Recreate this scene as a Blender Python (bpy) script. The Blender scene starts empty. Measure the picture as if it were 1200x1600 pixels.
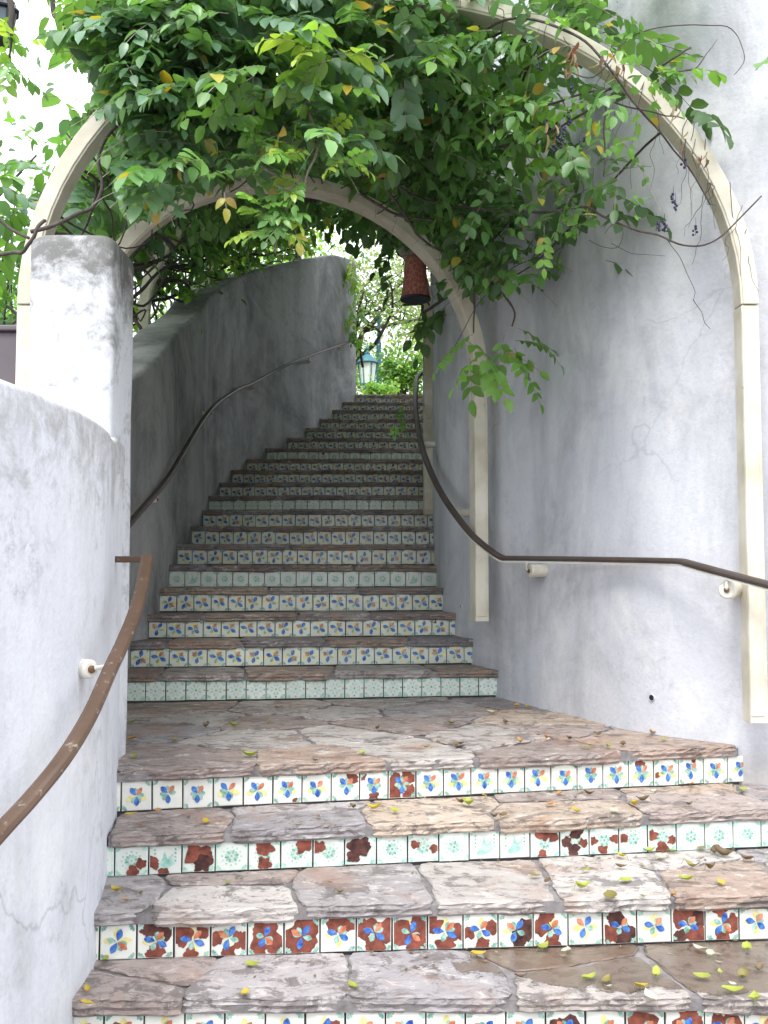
import bpy, bmesh, math, random
import numpy as np
from mathutils import Vector, Matrix, noise

R = math.radians
rnd = random.Random(7)
scene = bpy.context.scene
COL = scene.collection

# ------------------------------------------------------------------ camera, sky, sun, exposure
F_PX = 1500.0                      # focal length in pixels of the 1200 x 1600 photograph
TILT = math.atan(90.0 / F_PX)      # the camera looks up a little
ST, CT = math.sin(TILT), math.cos(TILT)
EYE = 1.296                        # eye height above the lowest paving

cam_d = bpy.data.cameras.new('camera')
cam = bpy.data.objects.new('camera', cam_d)
COL.objects.link(cam)
cam.location = (0, 0, EYE)
cam.rotation_euler = (math.pi / 2 + TILT, 0, 0)
cam_d.sensor_fit = 'VERTICAL'
cam_d.sensor_height = 36.0
cam_d.lens = F_PX / 1600.0 * 36.0
cam_d.clip_start = 0.05
cam_d.clip_end = 1500
scene.camera = cam
scene.render.resolution_x, scene.render.resolution_y = 768, 1024

SUN_EL, SUN_ROT = R(56), R(200)    # soft sun behind the camera, a little to the left
world = bpy.data.worlds.new('World')
scene.world = world
world.use_nodes = True
wn = world.node_tree
wn.nodes.clear()
w_out = wn.nodes.new('ShaderNodeOutputWorld')
w_bg = wn.nodes.new('ShaderNodeBackground')
w_sky = wn.nodes.new('ShaderNodeTexSky')
w_sky.sky_type = 'NISHITA'
w_sky.sun_disc = False
w_sky.sun_elevation = SUN_EL
w_sky.sun_rotation = SUN_ROT
w_sky.air_density = 1.0
w_sky.dust_density = 3.0
w_cl = wn.nodes.new('ShaderNodeTexNoise')          # a sheet of bright overcast cloud
w_cl.inputs['Scale'].default_value = 1.6
w_cl.inputs['Detail'].default_value = 4
w_ramp = wn.nodes.new('ShaderNodeValToRGB')
w_ramp.color_ramp.elements[0].position = 0.3
w_ramp.color_ramp.elements[0].color = (9.0, 9.5, 10.4, 1)
w_ramp.color_ramp.elements[1].position = 0.7
w_ramp.color_ramp.elements[1].color = (13.0, 13.2, 13.6, 1)
w_mix = wn.nodes.new('ShaderNodeMixRGB')
w_mix.inputs['Fac'].default_value = 0.82
wn.links.new(w_cl.outputs['Fac'], w_ramp.inputs['Fac'])
wn.links.new(w_sky.outputs['Color'], w_mix.inputs['Color1'])
w_tc = wn.nodes.new('ShaderNodeTexCoord')          # overcast: the zenith about three times as bright as the horizon
w_sep = wn.nodes.new('ShaderNodeSeparateXYZ')
w_lum = wn.nodes.new('ShaderNodeMapRange')
w_lum.inputs['From Min'].default_value = 0.0
w_lum.inputs['From Max'].default_value = 1.0
w_lum.inputs['To Min'].default_value = 0.62
w_lum.inputs['To Max'].default_value = 1.75
w_mul = wn.nodes.new('ShaderNodeVectorMath')
w_mul.operation = 'SCALE'
wn.links.new(w_tc.outputs['Generated'], w_sep.inputs[0])
wn.links.new(w_sep.outputs['Z'], w_lum.inputs['Value'])
wn.links.new(w_ramp.outputs['Color'], w_mul.inputs[0])
wn.links.new(w_lum.outputs['Result'], w_mul.inputs['Scale'])
wn.links.new(w_mul.outputs[0], w_mix.inputs['Color2'])
wn.links.new(w_mix.outputs['Color'], w_bg.inputs['Color'])
wn.links.new(w_bg.outputs['Background'], w_out.inputs['Surface'])
w_bg.inputs['Strength'].default_value = 0.12

sun_d = bpy.data.lights.new('sun', 'SUN')
sun_d.energy = 1.4
sun_d.angle = R(20)
sun_d.color = (1.0, 0.97, 0.92)
sun = bpy.data.objects.new('sun', sun_d)
COL.objects.link(sun)
_sd = Vector((math.sin(SUN_ROT) * math.cos(SUN_EL), math.cos(SUN_ROT) * math.cos(SUN_EL), math.sin(SUN_EL)))
sun.rotation_euler = _sd.to_track_quat('Z', 'Y').to_euler()
sun.location = (-2, -4, 9)

scene.view_settings.view_transform = 'Standard'
scene.view_settings.look = 'None'
scene.view_settings.gamma = 1.0
scene.view_settings.exposure = 1.0
scene.render.engine = 'CYCLES'
cy = scene.cycles
cy.use_denoising = True
cy.max_bounces = 6
cy.diffuse_bounces = 4
cy.glossy_bounces = 3
cy.transmission_bounces = 4
cy.transparent_max_bounces = 8
cy.sample_clamp_indirect = 6.0

# ------------------------------------------------------------------ helpers
def PX(px, py, z):
    """point seen at photo pixel (px, py), z metres along the view axis"""
    u = (px - 600.0) / F_PX
    v = (800.0 - py) / F_PX
    return Vector((z * u, z * (CT - v * ST), z * (ST + v * CT) + EYE))

def PH(px, py, h):
    """point seen at photo pixel (px, py) at height h relative to the eye"""
    v = (800.0 - py) / F_PX
    return PX(px, py, h / (ST + v * CT))

def CW(x, z, h):
    """camera depth z and height h (relative to the eye) to world"""
    v = (h / z - ST) / CT
    return Vector((x, z * (CT - v * ST), h + EYE))

def tag(o, label=None, cat=None, group=None, kind=None):
    if label: o['label'] = label
    if cat: o['category'] = cat
    if group: o['group'] = group
    if kind: o['kind'] = kind
    return o

def empty(name, loc=(0, 0, 0)):
    o = bpy.data.objects.new(name, None)
    o.location = loc
    o.empty_display_size = 0.1
    COL.objects.link(o)
    return o

def thing(name, loc, label, cat, group=None):
    return tag(empty(name, loc), label, cat, group)

class MB:
    """collects verts and faces; build() links them as one mesh object"""
    def __init__(self):
        self.v, self.f, self.m, self.c = [], [], [], []
        self.use_c = False
    def add(self, verts, faces, mat=0, col=None):
        b = len(self.v)
        self.v.extend([tuple(p) for p in verts])
        self.f.extend([tuple(i + b for i in f) for f in faces])
        self.m.extend([mat] * len(faces))
        if col is not None: self.use_c = True
        self.c.extend([col if col is not None else (1, 1, 1)] * len(verts))
        return b
    def box(self, c, s, rotz=0.0, mat=0, col=None, axes=None):
        c = Vector(c)
        if axes is None:
            ca, sa = math.cos(rotz), math.sin(rotz)
            axes = (Vector((ca, sa, 0)), Vector((-sa, ca, 0)), Vector((0, 0, 1)))
        a, b, d = axes
        vs = []
        for k in (-1, 1):
            for j in (-1, 1):
                for i in (-1, 1):
                    vs.append(c + a * (i * s[0] / 2) + b * (j * s[1] / 2) + d * (k * s[2] / 2))
        self.add(vs, [(0, 2, 3, 1), (4, 5, 7, 6), (0, 1, 5, 4), (2, 6, 7, 3), (0, 4, 6, 2), (1, 3, 7, 5)], mat, col)
    def tube(self, pts, rad, n=8, mat=0, col=None, cap=True):
        pts = [Vector(p) for p in pts]
        k = len(pts)
        if not hasattr(rad, '__len__'): rad = [rad] * k
        vs, fs = [], []
        prev = None
        for i in range(k):
            t = (pts[min(i + 1, k - 1)] - pts[max(i - 1, 0)])
            t = t.normalized() if t.length > 1e-9 else Vector((0, 0, 1))
            if prev is None:
                a = t.orthogonal().normalized()
            else:
                a = (prev - t * prev.dot(t))
                a = a.normalized() if a.length > 1e-6 else t.orthogonal().normalized()
            prev = a
            b = t.cross(a)
            for j in range(n):
                th = 2 * math.pi * j / n
                vs.append(pts[i] + (a * math.cos(th) + b * math.sin(th)) * rad[i])
        for i in range(k - 1):
            for j in range(n):
                j2 = (j + 1) % n
                fs.append((i * n + j, i * n + j2, (i + 1) * n + j2, (i + 1) * n + j))
        if cap:
            fs.append(tuple(range(n - 1, -1, -1)))
            fs.append(tuple((k - 1) * n + j for j in range(n)))
        self.add(vs, fs, mat, col)
    def sweep(self, pts, frames, section, mat=0, cap=True):
        """section: list of (a, b) along the two frame axes at each point"""
        n, k = len(section), len(pts)
        vs, fs = [], []
        for p, (A, B) in zip(pts, frames):
            for (a, b) in section:
                vs.append(Vector(p) + A * a + B * b)
        for i in range(k - 1):
            for j in range(n):
                j2 = (j + 1) % n
                fs.append((i * n + j, i * n + j2, (i + 1) * n + j2, (i + 1) * n + j))
        if cap:
            fs.append(tuple(range(n - 1, -1, -1)))
            fs.append(tuple((k - 1) * n + j for j in range(n)))
        self.add(vs, fs, mat)
    def lathe(self, base, prof, n=20, mat=0, axis=(0, 0, 1)):
        """prof: list of (radius, distance along axis)"""
        base = Vector(base); ax = Vector(axis).normalized()
        a = ax.orthogonal().normalized(); b = ax.cross(a)
        vs, fs = [], []
        for (r, h) in prof:
            for j in range(n):
                th = 2 * math.pi * j / n
                vs.append(base + ax * h + (a * math.cos(th) + b * math.sin(th)) * max(r, 1e-4))
        k = len(prof)
        for i in range(k - 1):
            for j in range(n):
                j2 = (j + 1) % n
                fs.append((i * n + j, i * n + j2, (i + 1) * n + j2, (i + 1) * n + j))
        fs.append(tuple(range(n - 1, -1, -1)))
        fs.append(tuple((k - 1) * n + j for j in range(n)))
        self.add(vs, fs, mat)
    def build(self, name, mats, parent=None, smooth=False, bevel=0.0, fix=True):
        me = bpy.data.meshes.new(name)
        me.from_pydata(self.v, [], self.f)
        if not isinstance(mats, (list, tuple)): mats = [mats]
        for m in mats: me.materials.append(m)
        me.polygons.foreach_set('material_index', self.m)
        if self.use_c:
            at = me.color_attributes.new('tint', 'FLOAT_COLOR', 'POINT')
            at.data.foreach_set('color', [x for c in self.c for x in (c[0], c[1], c[2], 1.0)])
        if fix:
            bm = bmesh.new(); bm.from_mesh(me)
            bmesh.ops.recalc_face_normals(bm, faces=bm.faces)
            bm.to_mesh(me); bm.free()
        if smooth:
            me.polygons.foreach_set('use_smooth', [True] * len(me.polygons))
        me.update()
        o = bpy.data.objects.new(name, me)
        COL.objects.link(o)
        if parent is not None:
            o.parent = parent
            o.matrix_parent_inverse = Matrix.Translation(-Vector(parent.location))
        if bevel > 0:
            b = o.modifiers.new('bevel', 'BEVEL'); b.width = bevel; b.segments = 2; b.limit_method = 'ANGLE'
        return o

def catmull(pts, per=8):
    pts = [np.array(p, float) for p in pts]
    P = [2 * pts[0] - pts[1]] + pts + [2 * pts[-1] - pts[-2]]
    out = []
    for i in range(1, len(P) - 2):
        p0, p1, p2, p3 = P[i - 1], P[i], P[i + 1], P[i + 2]
        for k in range(per):
            t = k / per
            out.append(0.5 * ((2 * p1) + (-p0 + p2) * t + (2 * p0 - 5 * p1 + 4 * p2 - p3) * t * t + (-p0 + 3 * p1 - 3 * p2 + p3) * t ** 3))
    out.append(pts[-1])
    return out

def resample(pts, step):
    pts = [np.array(p, float) for p in pts]
    d = [0.0]
    for a, b in zip(pts[:-1], pts[1:]): d.append(d[-1] + float(np.linalg.norm(b - a)))
    n = max(2, int(round(d[-1] / step)) + 1)
    A = np.array(pts)
    q = np.linspace(0, d[-1], n)
    return [np.array([np.interp(x, d, A[:, k]) for k in range(A.shape[1])]) for x in q]

# ------------------------------------------------------------------ materials
def new_mat(name):
    m = bpy.data.materials.new(name)
    m.use_nodes = True
    nt = m.node_tree
    return m, nt, nt.nodes['Principled BSDF']

def N(nt, typ, **kw):
    n = nt.nodes.new(typ)
    for k, v in kw.items():
        if k in n.inputs: n.inputs[k].default_value = v
        else: setattr(n, k, v)
    return n

def tex_coord(nt, scale=(1, 1, 1)):
    g = N(nt, 'ShaderNodeNewGeometry')
    mp = N(nt, 'ShaderNodeMapping')
    mp.inputs['Scale'].default_value = scale
    nt.links.new(g.outputs['Position'], mp.inputs['Vector'])
    return mp.outputs['Vector']

def noise_n(nt, vec, scale, detail=5, rough=0.55, dist=0.0):
    n = N(nt, 'ShaderNodeTexNoise')
    n.inputs['Scale'].default_value = scale
    n.inputs['Detail'].default_value = detail
    n.inputs['Roughness'].default_value = rough
    n.inputs['Distortion'].default_value = dist
    nt.links.new(vec, n.inputs['Vector'])
    return n.outputs['Fac']

def ramp(nt, fac, stops):
    r = N(nt, 'ShaderNodeValToRGB')
    el = r.color_ramp.elements
    while len(el) < len(stops): el.new(0.5)
    for e, (p, c) in zip(el, stops):
        e.position = p
        e.color = (c[0], c[1], c[2], 1) if hasattr(c, '__len__') else (c, c, c, 1)
    nt.links.new(fac, r.inputs['Fac'])
    return r.outputs['Color']

def mix(nt, fac, a, b, blend='MIX'):
    m = N(nt, 'ShaderNodeMixRGB', blend_type=blend)
    for s, x in (('Fac', fac), ('Color1', a), ('Color2', b)):
        if isinstance(x, (int, float)): m.inputs[s].default_value = x
        elif hasattr(x, '__len__'): m.inputs[s].default_value = (x[0], x[1], x[2], 1)
        else: nt.links.new(x, m.inputs[s])
    return m.outputs['Color']

def math_n(nt, op, a, b=None):
    m = N(nt, 'ShaderNodeMath', operation=op)
    for i, x in enumerate((a, b)):
        if x is None: continue
        if isinstance(x, (int, float)): m.inputs[i].default_value = x
        else: nt.links.new(x, m.inputs[i])
    return m.outputs[0]

def bump(nt, bsdf, height, strength=0.5, dist=0.01):
    b = N(nt, 'ShaderNodeBump')
    b.inputs['Strength'].default_value = strength
    b.inputs['Distance'].default_value = dist
    nt.links.new(height, b.inputs['Height'])
    nt.links.new(b.outputs['Normal'], bsdf.inputs['Normal'])

def stucco(name, base, warm, grime, amount, streak_lo, streak_hi, blot=None, zband=None, crack=0.5, vary=0.5, foot=None, speck=0.5):
    """painted plaster with vertical water streaks, blotches, hairline cracks, and a stained band at the top"""
    m, nt, bs = new_mat(name)
    p1 = tex_coord(nt, (1, 1, 1))
    ps = tex_coord(nt, (1, 1, 0.22))
    big = noise_n(nt, p1, 1.3, 5, 0.6, 0.4)
    c = mix(nt, ramp(nt, big, [(0.35, 0.0), (0.65, vary)]), base, warm)
    st = noise_n(nt, ps, 2.6, 8, 0.66, 0.5)
    sf = ramp(nt, st, [(streak_lo, 0.0), (streak_hi, amount)])
    c = mix(nt, sf, c, grime)
    if blot:
        bl = noise_n(nt, p1, blot[0], 9, 0.74, 0.6)
        c = mix(nt, ramp(nt, bl, [(blot[1], 0.0), (blot[2], blot[3])]), c, grime)
    mask = ramp(nt, noise_n(nt, p1, 1.9, 4, 0.6, 0.3), [(0.44, 0.0), (0.62, 1.0)])
    spk = ramp(nt, noise_n(nt, p1, 13, 11, 0.80, 0.2), [(0.50, 0.0), (0.66, speck)])
    c = mix(nt, math_n(nt, 'MULTIPLY', mask, spk), c, grime)
    wash = ramp(nt, noise_n(nt, tex_coord(nt, (1, 1, 0.55)), 2.3, 6, 0.6, 0.8), [(0.52, 0.0), (0.72, 0.55)])
    c = mix(nt, wash, c, tuple(min(0.80, x * 1.22) for x in warm))
    if zband:                                        # weathering that runs down from the coping
        g = N(nt, 'ShaderNodeNewGeometry')
        sx = N(nt, 'ShaderNodeSeparateXYZ'); nt.links.new(g.outputs['Position'], sx.inputs[0])
        z = math_n(nt, 'MULTIPLY', math_n(nt, 'SUBTRACT', sx.outputs['Z'], zband[0]), 1.0 / (zband[1] - zband[0]))
        nz = math_n(nt, 'ADD', z, math_n(nt, 'MULTIPLY', math_n(nt, 'SUBTRACT', noise_n(nt, p1, 7, 9, 0.78, 0.3), 0.5), 2.6))
        c = mix(nt, ramp(nt, nz, [(0.45, 0.0), (1.05, zband[2])]), c, grime)
    if foot:                                         # ochre damp stain along the foot of the wall
        fx = noise_n(nt, p1, 3.0, 6, 0.7, 0.3)
        g2 = N(nt, 'ShaderNodeNewGeometry')
        s2 = N(nt, 'ShaderNodeSeparateXYZ'); nt.links.new(g2.outputs['Position'], s2.inputs[0])
        z2 = math_n(nt, 'MULTIPLY', math_n(nt, 'SUBTRACT', foot[0], s2.outputs['Z']), 1.0 / foot[1])
        z2 = math_n(nt, 'ADD', z2, math_n(nt, 'MULTIPLY', math_n(nt, 'SUBTRACT', fx, 0.5), 2.2))
        c = mix(nt, ramp(nt, z2, [(0.25, 0.0), (1.0, foot[2])]), c, foot[3])
    pc = N(nt, 'ShaderNodeTexVoronoi', feature='DISTANCE_TO_EDGE')
    pc.inputs['Scale'].default_value = 0.9
    wv = N(nt, 'ShaderNodeVectorMath', operation='ADD')
    nv = N(nt, 'ShaderNodeTexNoise'); nv.inputs['Scale'].default_value = 2.6; nv.inputs['Detail'].default_value = 6
    nt.links.new(p1, nv.inputs['Vector'])
    sc = N(nt, 'ShaderNodeVectorMath', operation='SCALE'); sc.inputs['Scale'].default_value = 0.45
    nt.links.new(nv.outputs['Color'], sc.inputs[0])
    nt.links.new(p1, wv.inputs[0]); nt.links.new(sc.outputs[0], wv.inputs[1])
    nt.links.new(wv.outputs[0], pc.inputs['Vector'])
    cr = ramp(nt, pc.outputs['Distance'], [(0.0, 1.0), (0.006, 0.0)])
    cm = ramp(nt, noise_n(nt, p1, 1.1, 3, 0.5), [(0.56, 0.0), (0.62, crack)])
    cf = math_n(nt, 'MULTIPLY', cr, cm)
    c = mix(nt, cf, c, tuple(x * 0.45 for x in grime))
    fine = noise_n(nt, p1, 60, 4, 0.7)
    c = mix(nt, ramp(nt, fine, [(0.25, 0.14), (0.55, 0.0)]), c, grime)
    nt.links.new(c, bs.inputs['Base Color'])
    bs.inputs['Roughness'].default_value = 0.9
    bs.inputs['Specular IOR Level'].default_value = 0.2
    hsum = math_n(nt, 'ADD', math_n(nt, 'MULTIPLY', fine, 0.5), math_n(nt, 'MULTIPLY', noise_n(nt, p1, 14, 5, 0.6), 1.0))
    hsum = math_n(nt, 'SUBTRACT', hsum, math_n(nt, 'MULTIPLY', cf, 0.6))
    bump(nt, bs, hsum, 0.42, 0.009)
    return m

M = {}
M['wall_right'] = stucco('lavender_stucco', (0.57, 0.585, 0.635), (0.66, 0.665, 0.69), (0.23, 0.24, 0.265), 0.62, 0.48, 0.78,
                         blot=(1.3, 0.47, 0.74, 0.6), crack=0.2, speck=0.4, foot=(0.62, 0.22, 0.55, (0.42, 0.37, 0.31)))
M['wall_inner'] = stucco('weathered_grey_stucco', (0.45, 0.46, 0.465), (0.34, 0.335, 0.32), (0.085, 0.09, 0.09), 0.5, 0.42, 0.74,
                         blot=(1.1, 0.44, 0.66, 0.75), crack=0.1, speck=0.6)
M['wall_front'] = stucco('white_stucco', (0.62, 0.64, 0.69), (0.68, 0.68, 0.70), (0.29, 0.285, 0.275), 0.55, 0.48, 0.76,
                         blot=(2.5, 0.54, 0.80, 0.35), zband=(1.25, 1.80, 0.75), crack=0.3, speck=0.7, foot=(0.30, 0.28, 0.55, (0.42, 0.40, 0.36)))
M['pillar'] = stucco('mottled_pillar_stucco', (0.64, 0.66, 0.70), (0.70, 0.70, 0.72), (0.13, 0.13, 0.12), 0.55, 0.50, 0.74,
                     blot=(5.0, 0.50, 0.68, 0.8), zband=(1.98, 2.52, 0.88), crack=0.8)

def simple(name, col, rough=0.5, metal=0.0, var=0.15, scale=12, bump_s=0.0, spec=0.5, bump_scale=None):
    m, nt, bs = new_mat(name)
    p = tex_coord(nt)
    n = noise_n(nt, p, scale, 5, 0.6)
    dk = tuple(x * (1 - var * 1.6) for x in col)
    lt = tuple(min(1, x * (1 + var)) for x in col)
    nt.links.new(ramp(nt, n, [(0.3, dk), (0.7, lt)]), bs.inputs['Base Color'])
    bs.inputs['Roughness'].default_value = rough
    bs.inputs['Metallic'].default_value = metal
    bs.inputs['Specular IOR Level'].default_value = spec
    if bump_s: bump(nt, bs, noise_n(nt, p, bump_scale or scale * 3, 4, 0.6), bump_s, 0.004)
    return m

def painted(name, col, chip, rough=0.45, lo=0.62):
    """paint with worn flecks and thin dirt"""
    m, nt, bs = new_mat(name)
    p = tex_coord(nt)
    c = mix(nt, ramp(nt, noise_n(nt, p, 5, 5, 0.6), [(0.38, 0.0), (0.70, 0.75)]), col, tuple(x * q for x, q in zip(col, (0.62, 0.58, 0.50))))
    c = mix(nt, ramp(nt, noise_n(nt, p, 34, 6, 0.7), [(lo, 0.0), (lo + 0.06, 0.8)]), c, chip)
    nt.links.new(c, bs.inputs['Base Color'])
    bs.inputs['Roughness'].default_value = rough
    bump(nt, bs, noise_n(nt, p, 50, 4, 0.6), 0.15, 0.003)
    return m

M['cream'] = painted('cream_paint', (0.69, 0.655, 0.55), (0.34, 0.27, 0.17), 0.45, 0.66)
M['rail'] = painted('brown_rail_paint', (0.115, 0.068, 0.043), (0.32, 0.27, 0.22), 0.45, 0.60)
M['rail_dark'] = painted('dark_brown_rail_paint', (0.065, 0.048, 0.042), (0.22, 0.19, 0.17), 0.55, 0.66)
M['white_paint'] = painted('white_bracket_paint', (0.72, 0.70, 0.63), (0.25, 0.18, 0.12), 0.45, 0.70)
M['screw'] = simple('rusty_screw', (0.22, 0.13, 0.07), 0.6, 0.6)
M['hole'] = simple('dark_hole', (0.012, 0.012, 0.012), 0.95)
M['panel'] = simple('purple_grey_panel', (0.13, 0.11, 0.125), 0.6, 0.0, 0.12, 3, 0.1)
M['terracotta_lamp'] = None
M['iron'] = simple('dark_iron', (0.022, 0.024, 0.035), 0.45, 0.3)
M['verdigris'] = simple('blue_green_paint', (0.035, 0.16, 0.19), 0.45, 0.0, 0.2, 8)
M['blue_paint'] = simple('steel_blue_paint', (0.05, 0.17, 0.25), 0.45, 0.0, 0.15, 6)
M['milk_glass'] = simple('milky_glass', (0.66, 0.74, 0.64), 0.25, 0.0, 0.05, 4)
M['soil'] = simple('dark_soil', (0.07, 0.055, 0.04), 0.95, 0.0, 0.3, 5, 0.4)
M['paving'] = simple('grey_paving', (0.20, 0.18, 0.17), 0.9, 0.0, 0.2, 3, 0.3)
M['mortar'] = simple('grey_mortar', (0.20, 0.185, 0.185), 0.95, 0.0, 0.3, 20, 0.5)
M['grout'] = simple('dirty_grout', (0.085, 0.078, 0.085), 0.95, 0.0, 0.3, 20, 0.3)
M['berry'] = simple('blue_black_berry', (0.022, 0.018, 0.06), 0.35, 0.0, 0.3, 60)
M['car_paint'] = simple('silver_blue_paint', (0.34, 0.40, 0.45), 0.25, 0.5, 0.05, 2)
M['car_glass'] = simple('car_glass', (0.10, 0.14, 0.17), 0.08, 0.0, 0.05, 2)
M['rubber'] = simple('rubber', (0.02, 0.02, 0.02), 0.8)

def tile_white():
    m, nt, bs = new_mat('tin_glaze_white')
    at = N(nt, 'ShaderNodeAttribute'); at.attribute_name = 'tint'
    p = tex_coord(nt)
    c = mix(nt, ramp(nt, noise_n(nt, p, 30, 5, 0.65), [(0.40, 0.0), (0.8, 0.35)]), at.outputs['Color'], (0.50, 0.52, 0.46))
    c = mix(nt, ramp(nt, noise_n(nt, p, 110, 4, 0.6), [(0.66, 0.0), (0.72, 0.35)]), c, (0.22, 0.18, 0.15))
    nt.links.new(c, bs.inputs['Base Color'])
    bs.inputs['Roughness'].default_value = 0.22
    bump(nt, bs, noise_n(nt, p, 22, 3, 0.5), 0.12, 0.004)
    return m

def glaze(name, dark, light, rough=0.25):
    m, nt, bs = new_mat(name)
    p = tex_coord(nt)
    c = ramp(nt, noise_n(nt, p, 55, 4, 0.6), [(0.33, dark), (0.68, light)])
    nt.links.new(c, bs.inputs['Base Color'])
    bs.inputs['Roughness'].default_value = rough
    return m

T_WHITE, T_BLUE, T_ORANGE, T_GREEN, T_YELLOW, T_CHIP, T_TEAL, T_PALE, T_DARKCHIP, T_GROUT = range(10)
TILE_MATS = [tile_white(),
             glaze('cobalt_glaze', (0.015, 0.05, 0.28), (0.10, 0.26, 0.60)),
             glaze('orange_glaze', (0.38, 0.09, 0.04), (0.62, 0.28, 0.17)),
             glaze('green_glaze', (0.09, 0.26, 0.21), (0.42, 0.58, 0.50)),
             glaze('yellow_glaze', (0.62, 0.52, 0.16), (0.78, 0.72, 0.36)),
             simple('bare_terracotta', (0.20, 0.055, 0.035), 0.9, 0.0, 0.35, 40, 0.4),
             glaze('teal_glaze', (0.20, 0.44, 0.36), (0.52, 0.70, 0.61)),
             glaze('pale_teal_glaze', (0.46, 0.64, 0.57), (0.66, 0.76, 0.70)),
             simple('blackened_terracotta', (0.085, 0.030, 0.024), 0.9, 0.0, 0.5, 35, 0.4),
             M['grout']]

def stone_mat():
    m, nt, bs = new_mat('flagstone')
    at = N(nt, 'ShaderNodeAttribute'); at.attribute_name = 'tint'
    lay = tex_coord(nt, (8.0, 11.0, 34.0))
    iso = tex_coord(nt)
    grain = noise_n(nt, lay, 1.35, 12, 0.80, 0.9)
    c = mix(nt, ramp(nt, grain, [(0.38, 0.82), (0.48, 0.0)]), at.outputs['Color'], (0.13, 0.105, 0.092))
    c = mix(nt, ramp(nt, grain, [(0.55, 0.0), (0.62, 0.7)]), c, (0.66, 0.61, 0.56))
    mo = tex_coord(nt, (7.0, 9.0, 10.0))
    dk = noise_n(nt, mo, 1.15, 10, 0.74, 0.5)
    c = mix(nt, ramp(nt, dk, [(0.535, 0.0), (0.565, 0.74)]), c, (0.14, 0.12, 0.115))
    rust = noise_n(nt, iso, 3.1, 6, 0.7, 0.5)
    c = mix(nt, ramp(nt, rust, [(0.52, 0.0), (0.68, 0.55)]), c, (0.34, 0.19, 0.12))
    lic = noise_n(nt, tex_coord(nt, (3, 5, 5)), 2.6, 8, 0.75, 0.4)
    c = mix(nt, ramp(nt, lic, [(0.59, 0.0), (0.64, 0.6)]), c, (0.66, 0.62, 0.58))
    # rain still lying on the lowest tread to the right: darker, glossy stone
    g = N(nt, 'ShaderNodeNewGeometry')
    dv = N(nt, 'ShaderNodeVectorMath', operation='SUBTRACT'); dv.inputs[1].default_value = (0.95, 2.90, 0.15)
    nt.links.new(g.outputs['Position'], dv.inputs[0])
    sv = N(nt, 'ShaderNodeVectorMath', operation='MULTIPLY'); sv.inputs[1].default_value = (1.30, 4.6, 14.0)
    nt.links.new(dv.outputs[0], sv.inputs[0])
    ln = N(nt, 'ShaderNodeVectorMath', operation='LENGTH'); nt.links.new(sv.outputs[0], ln.inputs[0])
    wet = math_n(nt, 'ADD', ln.outputs['Value'], math_n(nt, 'MULTIPLY', math_n(nt, 'SUBTRACT', noise_n(nt, iso, 9, 5, 0.6), 0.5), 1.1))
    wf = ramp(nt, wet, [(0.95, 1.0), (1.2, 0.0)])
    c = mix(nt, math_n(nt, 'MULTIPLY', wf, 0.82), c, (0.10, 0.068, 0.045))
    nt.links.new(c, bs.inputs['Base Color'])
    rr = math_n(nt, 'SUBTRACT', 0.62, math_n(nt, 'MULTIPLY', wf, 0.54))
    nt.links.new(rr, bs.inputs['Roughness'])
    hs = math_n(nt, 'ADD', math_n(nt, 'MULTIPLY', grain, 1.6), noise_n(nt, iso, 40, 6, 0.7))
    hs = math_n(nt, 'MULTIPLY', hs, math_n(nt, 'SUBTRACT', 1.0, math_n(nt, 'MULTIPLY', wf, 0.85)))
    bump(nt, bs, hs, 0.8, 0.010)
    return m
M['stone'] = stone_mat()

def leaf_mat(name, trans=0.35, rough=0.38, gain=1.25):
    m, nt, bs = new_mat(name)
    at = N(nt, 'ShaderNodeAttribute'); at.attribute_name = 'tint'
    p = tex_coord(nt)
    c = mix(nt, ramp(nt, noise_n(nt, p, 25, 4, 0.6), [(0.3, 0.0), (0.75, 0.35)]), at.outputs['Color'], (0.13, 0.20, 0.07))
    nt.links.new(c, bs.inputs['Base Color'])
    bs.inputs['Roughness'].default_value = rough
    bs.inputs['Specular IOR Level'].default_value = 0.55
    tr = N(nt, 'ShaderNodeBsdfTranslucent')
    nt.links.new(mix(nt, 1.0, c, (gain * 1.15, gain * 1.2, gain * 0.55), 'MULTIPLY'), tr.inputs['Color'])
    ms = N(nt, 'ShaderNodeMixShader'); ms.inputs[0].default_value = trans
    nt.links.new(bs.outputs[0], ms.inputs[1]); nt.links.new(tr.outputs[0], ms.inputs[2])
    nt.links.new(ms.outputs[0], nt.nodes['Material Output'].inputs['Surface'])
    return m
M['leaf'] = leaf_mat('vine_leaf', 0.38, 0.36)
M['tree_leaf'] = leaf_mat('tree_leaf', 0.45, 0.5, 1.4)
M['dry_leaf'] = leaf_mat('fallen_leaf', 0.15, 0.5)

def bark(name, a, b, sc=20):
    m, nt, bs = new_mat(name)
    p = tex_coord(nt, (1, 1, 0.35))
    n = noise_n(nt, p, sc, 6, 0.7, 0.3)
    nt.links.new(ramp(nt, n, [(0.3, a), (0.7, b)]), bs.inputs['Base Color'])
    bs.inputs['Roughness'].default_value = 0.9
    bump(nt, bs, n, 0.7, 0.01)
    return m
M['stem'] = bark('vine_bark', (0.035, 0.026, 0.024), (0.12, 0.10, 0.09), 30)
M['pale_stem'] = bark('pale_stem', (0.16, 0.13, 0.11), (0.34, 0.29, 0.25), 40)
M['bark'] = bark('tree_bark', (0.025, 0.02, 0.018), (0.085, 0.07, 0.06), 9)

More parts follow.
